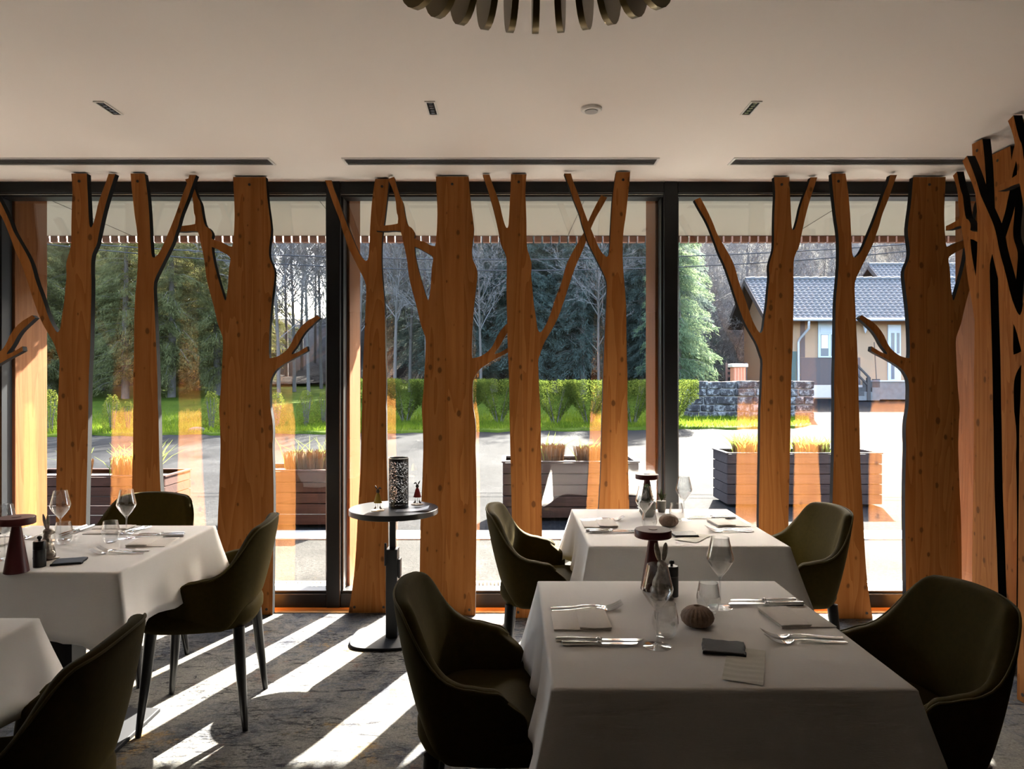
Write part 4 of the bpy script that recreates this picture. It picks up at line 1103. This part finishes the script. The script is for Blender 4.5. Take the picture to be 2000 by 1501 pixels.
c1 = [conifer('evergreen_tree', lab, 'evergreens beyond the left grass', M_need1, 9.0, .9, 2.3, 1.15), conifer('evergreen_tree', lab, 'evergreens beyond the left grass', M_need1, 9.6, 1.4, 2.1, 1.15)]
scatter(c1, [(60,26.5,.90),(150,27.5,.93),(245,26.5,.90),(335,27,.94),(425,28,.92),(10,30,1.0),(105,31,1.1),(200,31,1.08),(290,31,1.12),(385,31,1.12),(455,33,1.05),(-60,28,1.0),(-30,34,1.3),(60,35,1.3),(150,36,1.35),(240,36,1.4),(330,36,1.35),(415,37,1.3),(500,40,1.1)], '')
lab = 'dark bluish spruce in the wood behind the hedge'
c2 = [conifer('spruce_tree', lab, 'spruces behind the hedge', M_need2, 9.2, 1.3, 1.9, 1.15), conifer('spruce_tree', lab, 'spruces behind the hedge', M_need2, 9.8, 1.0, 2.0, 1.15)]
scatter(c2, [(905,29,.95),(965,30,1.0),(1025,28.5,.95),(1085,29.5,1.0),(1140,28.5,.95),(1200,30,1.0),(1255,29,.97),(1315,28,.9),(930,34,1.2),(990,35,1.25),(1055,34.5,1.2),(1115,35,1.25),(1175,35,1.2),(1235,35,1.2),(1290,34,1.15),(860,33,1.1),(800,35,1.0),(1345,32,.8),(740,38,.9)], '')
lab = 'bare leafless tree in the wood, pale twigs against the light'
b1 = [bare_tree('bare_tree', lab, 'bare trees in the wood', 9.5, s) for s in (3, 8, 12)]
scatter(b1, [(545,27,1.0),(575,30,1.05),(603,28,.95),(628,32,1.1),(520,31,1.0),(560,36,1.15),(590,38,1.2),(640,36,1.1),(615,42,1.2),(700,27.5,1.0),(735,29,1.05),(770,27,.95),(800,30,1.0),(835,28,1.0),(690,33,1.1),(720,36,1.1),(755,34,1.1),(785,37,1.1),(820,38,1.1),(880,27.5,.9),(535,44,1.1),(575,46,1.2),(655,30,1),(940,27,.8),(1170,27,.8)], '')
lab = 'grey leafless tree on the steep slope behind the house'
b2 = [bare_tree('hillside_tree', lab, 'leafless trees on the slope', 6.0, s, 4, M_twig, .25, .08, 1.5) for s in (31, 32, 33)]
sp = []
for D in (33.5, 36, 38.5, 41, 44, 47, 51, 55):
    for k in range(11): sp.append((1330+k*62+rs.uniform(-30, 30), D+rs.uniform(-1, 1), rs.uniform(.55, .95)))
sp += [(1352,29,.62),(1385,30,.75),(1410,31,.75),(1440,32,.8),(1372,32,.8)]
for D in (40, 46, 52):
    for k in range(9): sp.append((700+k*72+rs.uniform(-30, 30), D, rs.uniform(.8, 1.1)))
scatter(b2, sp, '')
r = conifer('pale_spruce', 'pale green spruce directly beside the right black mullion', None, leaf_mat('pale_needles', (.06,.09,.05), (.17,.22,.12), .4), 8.2, .8, 1.5); x = X(1322, 25.5); r.location = (x, 25.5, GZ(x, 25.5)); r['category'] = 'tree'

def bush(name, label, cat, group, mat, shape, n, stems=5, lsz=.03, h=1.1, bt=(2.2, 1.05)):
    """shape(u) -> (rx, ry) at height fraction u"""
    r = root(name, label, cat, (0,0,0), 0, group)
    u = R_.beta(*bt, n); rx = np.array([shape(a)[0] for a in u]); ry = np.array([shape(a)[1] for a in u])
    an = R_.uniform(0, 2*PI, n); q = R_.uniform(.3, 1, n)**.4
    ca, sa = np.cos(an), np.sin(an); p = .75
    c = np.stack([rx*q*np.sign(ca)*np.abs(ca)**p, ry*q*np.sign(sa)*np.abs(sa)**p, u*h+R_.normal(0, .015, n)], 1)
    m = mesh_np('leaves', *quads(c, rdir(n)*lsz, rdir(n)*lsz*.55), mat, r); m['kind'] = 'stuff'
    b = MB()
    for k in range(stems):
        a = 2*PI*k/stems; x_, y_ = shape(.75); b.tube([(.03*math.cos(a), .03*math.sin(a), -.12), (x_*.35*math.cos(a), y_*.35*math.sin(a), h*.35), (x_*.75*math.cos(a), y_*.75*math.sin(a), h*.85)], [.016,.011,.004], 4, cap=False)
    b.build('stems', M_bark, r); return r
def hshape(u): k = .04+.72*min(1, u/.62)**1.15; return (k*.80, k*.58)
hp = [bush('hedge_shrub', None, 'shrub', 'shrubs of the clipped hedge', M_hedge, hshape, 9000, 6, .022, 1.10) for _ in range(2)]
hl = ['hedge shrub at the left end of the hedge, just right of the lantern', 'hedge shrub beside the broadest tree panel, seen through its fork twig', 'hedge shrub left of the long-boughed middle tree panel', 'hedge shrub right of the long-boughed middle tree panel', 'hedge shrub just left of the slim panel by the right mullion', 'hedge shrub between the slim panel and the shaded larch post', 'hedge shrub partly behind the right mullion, next to the stone wall', 'hedge shrub hidden mostly by the broadest tree panel', 'hedge shrub behind the slim flared panel, start of the hedge']
for k, (px, D) in enumerate([(792,18.9),(905,18.8),(975,18.7),(1085,18.5),(1150,18.4),(1235,18.3),(1312,18.2),(848,18.85),(735,19.0)]):
    x = X(px, D); loc = (x, D, GZ(x, D)+.03)
    if k < 2: o = hp[k]; o.location = loc; o['label'] = hl[k]; o.scale = (1.05, 1, 1.02)
    else: o = dup(hp[k % 2], loc, k*PI, hl[k], None, (1.05, 1, 1.02+.01*(k % 3)))
    if k == 6: o.scale = (1.1, 1.2, 1.05)
def sshape(u): k = .04+.20*math.sin(PI*min(1, .22+u*.70)); return (k, k)
sp_ = bush('young_shrub', None, 'shrub', 'young shrubs on the left grass', M_sap, sshape, 1300, 9, .026, .92, (1.3, 1.25))
sl_ = ['yellow-green young shrub beside the broad tree panel with the forked twig, left side', 'young shrub at the left larch post, dark and scruffy', 'young yellow-green shrub between the two leftmost slim panels', 'upright young shrub left of the left black mullion', 'pale young shrub touching the left black mullion', 'small young shrub half hidden by the panel beside the larch post', 'young shrub showing at the edge of the broad left tree panel']
for k, (px, D, s) in enumerate([(413,17.3,1.0),(97,16.6,1.1),(219,16.9,.95),(598,17.9,.98),(632,18.5,.9),(250,17.2,.75),(541,17.6,.95)]):
    x = X(px, D); loc = (x, D, GZ(x, D)+.02)
    if k == 0: sp_.location = loc; sp_['label'] = sl_[0]
    else: dup(sp_, loc, k*1.3, sl_[k], None, s)
x = X(385, 16.9); o = MB().ell((0,0,0), (.22,.15,.09)).build('molehill', M_soil, smooth=180); o.location = (x, 16.9, GZ(x, 16.9)+.05); tag(o, 'small brown molehill on the sunny grass', 'molehill')

# power lines
for rows, lab in (([(300,486),(640,500),(900,507),(1262,503),(1322,501),(1775,476)], 'upper power line sagging across the view'), ([(300,498),(640,520),(900,527),(1262,525),(1322,521),(1775,490)], 'lower power line sagging across the view')):
    # a parabola through the points, at one depth
    A_ = np.polyfit([a for a, b_ in rows], [b_ for a, b_ in rows], 2); pts = [W(px, np.polyval(A_, px), 14.0) for px in range(-500, 2600, 60)]
    tag(MB().tube(pts, .011, 5).build('power_line', M_cable), lab, 'power line', 'overhead power lines')

# ---------------- old stone wall, stones one by one
D0 = 20.0; x0, x1 = X(1343, D0), X(1591, D0); zb = GZ((x0+x1)/2, D0)-.03; zt = Z(744, D0)
r = root('stone_wall', 'old weathered grey sandstone block wall on the grass before the house', 'wall', ((x0+x1)/2, D0, zb))
M_stone = ground_mat('weathered_stone', [(.018,.016,.018), (.05,.044,.044), (.36,.34,.32)], 3, 7, .8, .03)
M_mort = plain('wall_mortar', (.20,.18,.17), .95, var=.3, scale=9)
w = x1-x0; h = zt-zb; MB().box(-w/2+.05, w/2-.05, .05, .48, 0, h-.06).build('core', M_mort, r)
rw = [0, .20, .39, .60, .80, 1.0]; rr = random.Random(17)
for k in range(5):
    z0, z1 = h*rw[k], h*rw[k+1]; xx = -w/2+rr.uniform(-.03, .03)
    while xx < w/2-.12:
        L_ = rr.uniform(.34, .62); x2 = min(w/2, xx+L_)
        if w/2-x2 < .2: x2 = w/2
        g_ = .012; o = MB().box(xx+g_, x2-g_, -rr.uniform(-.01, .035), .53+rr.uniform(-.02, .02), z0+g_, z1-g_+(rr.uniform(0, .03) if k == 4 else 0)).build('stone', M_stone, r)
        for v in o.data.vertices: v.co += Vector((rr.uniform(-.016,.016), rr.uniform(-.02,.02), rr.uniform(-.014,.014)))
        bevel(o, .03, 2); xx = x2
# ---------------- house
HD = 27.0
M_render = plain('cream_render', (.31,.19,.115), .9, var=.04, scale=2)
M_brown = plain('brown_plinth_paint', (.085,.06,.055), .8, var=.1)
M_tile = plain('grey_roof_tile', (.075,.072,.072), .8, var=.35, scale=5)
M_frame = plain('white_pvc', (.38,.40,.44), .4, var=.02)
M_dwood = plain('dark_brown_wood', (.035,.025,.022), .7)
hx0, hx1 = X(1514, HD), X(1768, HD); hd = 30.6; gz = .70
ez = Z(622, 26.6); rz_ = Z(547, 28.9)
hs = root('house', 'cream house with grey tiled roof, brown plinth and porch beyond the road', 'house', (hx0, HD, gz))
ex = ez-gz; rx_ = rz_-gz; ym = (hd-HD)/2; wl_ = hx1-hx0+4
hw = MB(); hw.box(0, wl_-0, 0, .25, 0, ex+.1); hw.box(0, .25, .25, hd-HD, 0, ex)
hw.add([(0,0,ex),(0,hd-HD,ex),(0,ym,rx_-.12),(.25,0,ex),(.25,hd-HD,ex),(.25,ym,rx_-.12)], [(0,1,2),(3,5,4),(0,2,5,3),(1,4,5,2),(0,3,4,1)])
hw.build('walls', M_render, hs)
# roof slopes and interlocking tiles
def roof(parent, x0, x1, y_e, z_e, y_r, z_r, back_y, name_mat, both=True):
    sl = MB(); t = .07
    sl.add([(x0,y_e,z_e),(x1,y_e,z_e),(x1,y_r,z_r),(x0,y_r,z_r),(x0,y_e,z_e-t),(x1,y_e,z_e-t),(x1,y_r,z_r-t),(x0,y_r,z_r-t)], [(0,1,2,3),(7,6,5,4),(0,4,5,1),(0,3,7,4),(1,5,6,2)])
    sl.add([(x0,back_y,z_e),(x1,back_y,z_e),(x1,y_r,z_r),(x0,y_r,z_r),(x0,back_y,z_e-t),(x1,back_y,z_e-t),(x1,y_r,z_r-t),(x0,y_r,z_r-t)], [(1,0,3,2),(4,5,6,7),(1,5,4,0),(4,7,3,0),(2,6,5,1)])
    sl.build('roof_deck', M_dwood, parent)
    dy, dz = y_r-y_e, z_r-z_e; Ls = math.hypot(dy, dz); u = Vector((0, dy/Ls, dz/Ls)); nrm = Vector((0, -dz/Ls, dy/Ls))
    rows = int(Ls/.21); cols = int((x1-x0)/.20); tw = (x1-x0)/cols; tl = Ls/rows; tb = MB(); prof = [(0,.030),(.22,.052),(.45,.045),(.62,.012),(.85,.008),(1.0,.030)]
    for j in range(rows):
        for i in range(cols):
            o_ = Vector((x0+i*tw, y_e, z_e))+u*(j*tl-.02); vs = []
            for f_, hgt in prof: p = o_+Vector((f_*tw, 0, 0)); vs += [p+nrm*(hgt+.022), p+u*(tl*1.1)+nrm*hgt, p+nrm*.004]
            fs = []
            for k in range(5): a = 3*k; fs += [(a, a+3, a+4, a+1), (a+2, a+5, a+3, a)]
            tb.add(vs, fs)
    tb.build('roof_tiles', M_tile, parent)['kind'] = 'stuff'
    rt = None
    n = int((x1-x0)/.36)
    for i in range(n):
        if rt is None: q = rt = MB().tube([(0,0,0),(.38,0,.012)], [.095,.105], 10).build('ridge_tile', M_tile, parent, smooth=50)
        else: q = rt.copy(); COL.objects.link(q)
        q.location = (x0+i*(x1-x0)/n, y_r, z_r+.02)
roof(hs, -.55, wl_, -.55, ex-.02, ym, rx_, hd-HD+.55, None)
# barge boards on the gable and gutter
for ya, yb in ((-.60, ym), (hd-HD+.60, ym)):
    MB().add([(-.60,ya,ex-.20),(-.60,ya,ex+.02),(-.60,yb,rx_+.03),(-.60,yb,rx_-.22),(-.55,ya,ex-.20),(-.55,ya,ex+.02),(-.55,yb,rx_+.03),(-.55,yb,rx_-.22)], [(0,1,2,3),(7,6,5,4),(0,4,5,1),(1,5,6,2),(2,6,7,3),(3,7,4,0)]).build('barge_board', M_dwood, hs)
M_zinc = plain('zinc_gutter', (.42,.43,.46), .4, .4, var=.05)
MB().tube([(-.55,-.62,ex-.05),(wl_,-.62,ex-.05)], .06, 10).build('gutter', M_zinc, hs, smooth=50)
dx = X(1580, 26.4)-hx0; dx2 = X(1560, 26.9)-hx0
MB().tube([(dx,-.60,ex-.08),(dx,-.58,ex-.38),(dx2+.05,-.12,ex-.72),(dx2,-.08,ex-.85),(dx2,-.08,.05)], .045, 10).build('downpipe', M_zinc, hs, smooth=50)
def hbox(px0, px1, py0, py1, y0, y1, name, mat, par=None, D=HD):
    return MB().box(X(px0, D)-hx0, X(px1, D)-hx0, y0, y1, Z(py1, D)-gz, Z(py0, D)-gz).build(name, mat, par or hs)
hbox(1563, 1680, 698, 751, -.015, -.001, 'plinth', M_brown); hbox(1563, 1572, 622, 697.6, -.015, -.001, 'corner_stripe', M_brown)
hbox(1545, 1558, 686, 752, -.05, -.001, 'green_panel', plain('dull_green', (.06,.08,.065), .7))
hbox(1563, 1690, 751.5, 776, -.02, -.001, 'base_course', plain('pale_base', (.50,.40,.36), .9))
wf = hbox(1597, 1642, 625, 698, -.05, -.001, 'window', M_frame)
def sub(px0, px1, py0, py1, y0, y1, name, mat): o = MB().box(X(px0, HD)-hx0, X(px1, HD)-hx0, y0, y1, Z(py1, HD)-gz, Z(py0, HD)-gz).build(name, mat, wf); return o
sub(1601, 1638, 637, 650, -.065, -.051, 'shutter', M_frame)
sub(1602, 1617, 653, 695, -.055, -.0505, 'pane', M_dark := plain('dark_window_pane', (.10,.11,.13), .08)); sub(1622, 1637, 653, 695, -.055, -.0505, 'pane', M_dark)
c_ = sub(1603, 1616, 654, 680, -.060, -.0555, 'curtain', M_white)
dr = hbox(1733, 1758, 634, 744, -.06, -.001, 'front_door', M_frame)
MB().box(X(1739, HD)-hx0, X(1745, HD)-hx0, -.075, -.061, Z(740, HD)-gz, Z(650, HD)-gz).build('side_light', M_dark, dr); MB().box(X(1750, HD)-hx0, X(1755, HD)-hx0, -.075, -.061, Z(690, HD)-gz, Z(650, HD)-gz).build('door_pane', M_dark, dr)
MB().box(X(1748, HD)-hx0, X(1749, HD)-hx0, -.11, -.061, Z(700, HD)-gz, Z(692, HD)-gz).build('handle', M_zinc, dr)
M_pstone = plain('porch_stone', (.12,.11,.105), .9, var=.35, scale=6, bmp=.5)
hbox(1684, 1775, 745, 778, -1.3, -.03, 'porch_base', M_pstone); hbox(1683, 1776, 742.5, 744.7, -1.34, -.03, 'landing_slab', M_zinc)
for k in range(3):
    MB().box(X(1684, HD)-hx0-.28*(k+1), X(1684, HD)-hx0-.28*k-.002, -1.3, -.1, 0, .47-.155*k).build('step', M_pstone, hs)
rl = MB(); xa, xb = X(1676, 25.7)-hx0, X(1700, 25.7)-hx0; za, zb2 = Z(712, 25.7)-gz, Z(737, 25.7)-gz
rl.add([(xa,-1.32,za),(xb,-1.32,zb2),(xb,-1.32,zb2-.09),(xa,-1.32,za-.09),(xa,-1.26,za),(xb,-1.26,zb2),(xb,-1.26,zb2-.09),(xa,-1.26,za-.09)], [(0,1,2,3),(7,6,5,4),(0,4,5,1),(3,2,6,7),(1,5,6,2),(0,3,7,4)])
rl.build('handrail', M_dwood, hs)
r2 = MB(); r2.add([(a, b_, c2_-.32) for a, b_, c2_ in rl.v], rl.f); r2.build('rail', M_dwood, hs)
MB().box(xb-.12, xb, -1.33, -1.22, 0, zb2).build('rail_post', M_dwood, hs)
# second, taller wing behind
wx0 = X(1697, 32.6)-hx0; wy = 31.3-HD
zr2 = Z(518, 32.6)-gz
MB().box(wx0+.5, wx0+8, wy, wy+3.4, 0, zr2-1.9).add([(wx0+.5, wy, zr2-1.9), (wx0+.5, wy+3.4, zr2-1.9), (wx0+.5, wy+1.5, zr2-.25), (wx0+.52, wy+1.5, zr2-.25)], [(0,1,2)]).build('rear_wing', M_render, hs)
hs2 = bpy.data.objects.new('rear_roof', None); COL.objects.link(hs2); hs2.parent = hs
roof(hs2, wx0, wx0+8, wy-.7, zr2-1.6, wy+1.3, zr2, wy+4.0, None)
MB().add([(wx0-.05,wy-.75,zr2-1.78),(wx0-.05,wy-.75,zr2-1.56),(wx0-.05,wy+1.3,zr2+.04),(wx0-.05,wy+1.3,zr2-.2),(wx0,wy-.75,zr2-1.78),(wx0,wy-.75,zr2-1.56),(wx0,wy+1.3,zr2+.04),(wx0,wy+1.3,zr2-.2)], [(0,1,2,3),(7,6,5,4),(0,4,5,1),(1,5,6,2),(2,6,7,3),(3,7,4,0)]).build('barge_board', M_dwood, hs2)
# wall lamp, broom, barbecue, fence
x = X(1691.5, 26.8); r = root('wall_lantern', 'white carriage lantern on the porch wall of the house', 'lantern', (x, 26.85, Z(640, 26.85)))
MB().lathe([(.05,-.10),(.09,.10),(.02,.20)], 6).build('glass_body', M_frame, r); MB().tube([(0,0,.2),(0,.05,.3),(0,.14,.3)], .015, 6).build('bracket', M_frame, r)
MB().lathe([(.01,-.2),(.05,-.102)], 6).build('finial', M_frame, r)
x = X(1709, 26.6); r = root('broom', 'broom leaning against the porch wall beside the house door', 'broom', (x, 26.5, Z(743, 26.6)))
MB().tube([(0,0,.06),(.07,.30,1.45)], .016, 6).build('handle', M_dwood, r); MB().box(-.14, .12, -.04, .04, .0, .06).build('brush_head', M_dwood, r)
x = X(1445, 24.0); r = root('garden_chimney', 'orange brick garden barbecue chimney with pale cap behind the stone wall', 'barbecue', (x, 24.0, GZ(x, 24.0)))
zc = Z(711, 24.0)-GZ(x, 24.0); MB().box(-.20, .20, 0, .4, 0, zc-.10).build('stack', plain('orange_brick', (.50,.17,.09), .8, var=.2, scale=14), r); bevel(MB().box(-.27, .27, -.06, .46, zc-.10, zc+.02).build('cap', plain('pale_cap', (.55,.42,.34), .8), r), .02)
for k in range(4): MB().box(-.17+.1*k, -.14+.1*k, -.02, -.0005, 0, zc-.12).build('flute', M_tilep := plain('fluted_brick', (.60,.25,.15), .8), r)
x = X(1438, 24.8); r = root('wooden_fence', 'short dark wooden fence behind the garden barbecue', 'fence', (x, 24.8, GZ(x, 24.8)))
for k in (-.35, .0, .33): MB().box(k-.04, k+.04, -.04, .04, 0, Z(708, 24.8)-GZ(x, 24.8)).build('post', M_dwood, r)
for zz in (712, 722, 732): MB().box(-.36, .36, .041, .07, Z(zz+4, 24.8)-GZ(x, 24.8), Z(zz-1, 24.8)-GZ(x, 24.8)).build('rail', M_dwood, r)
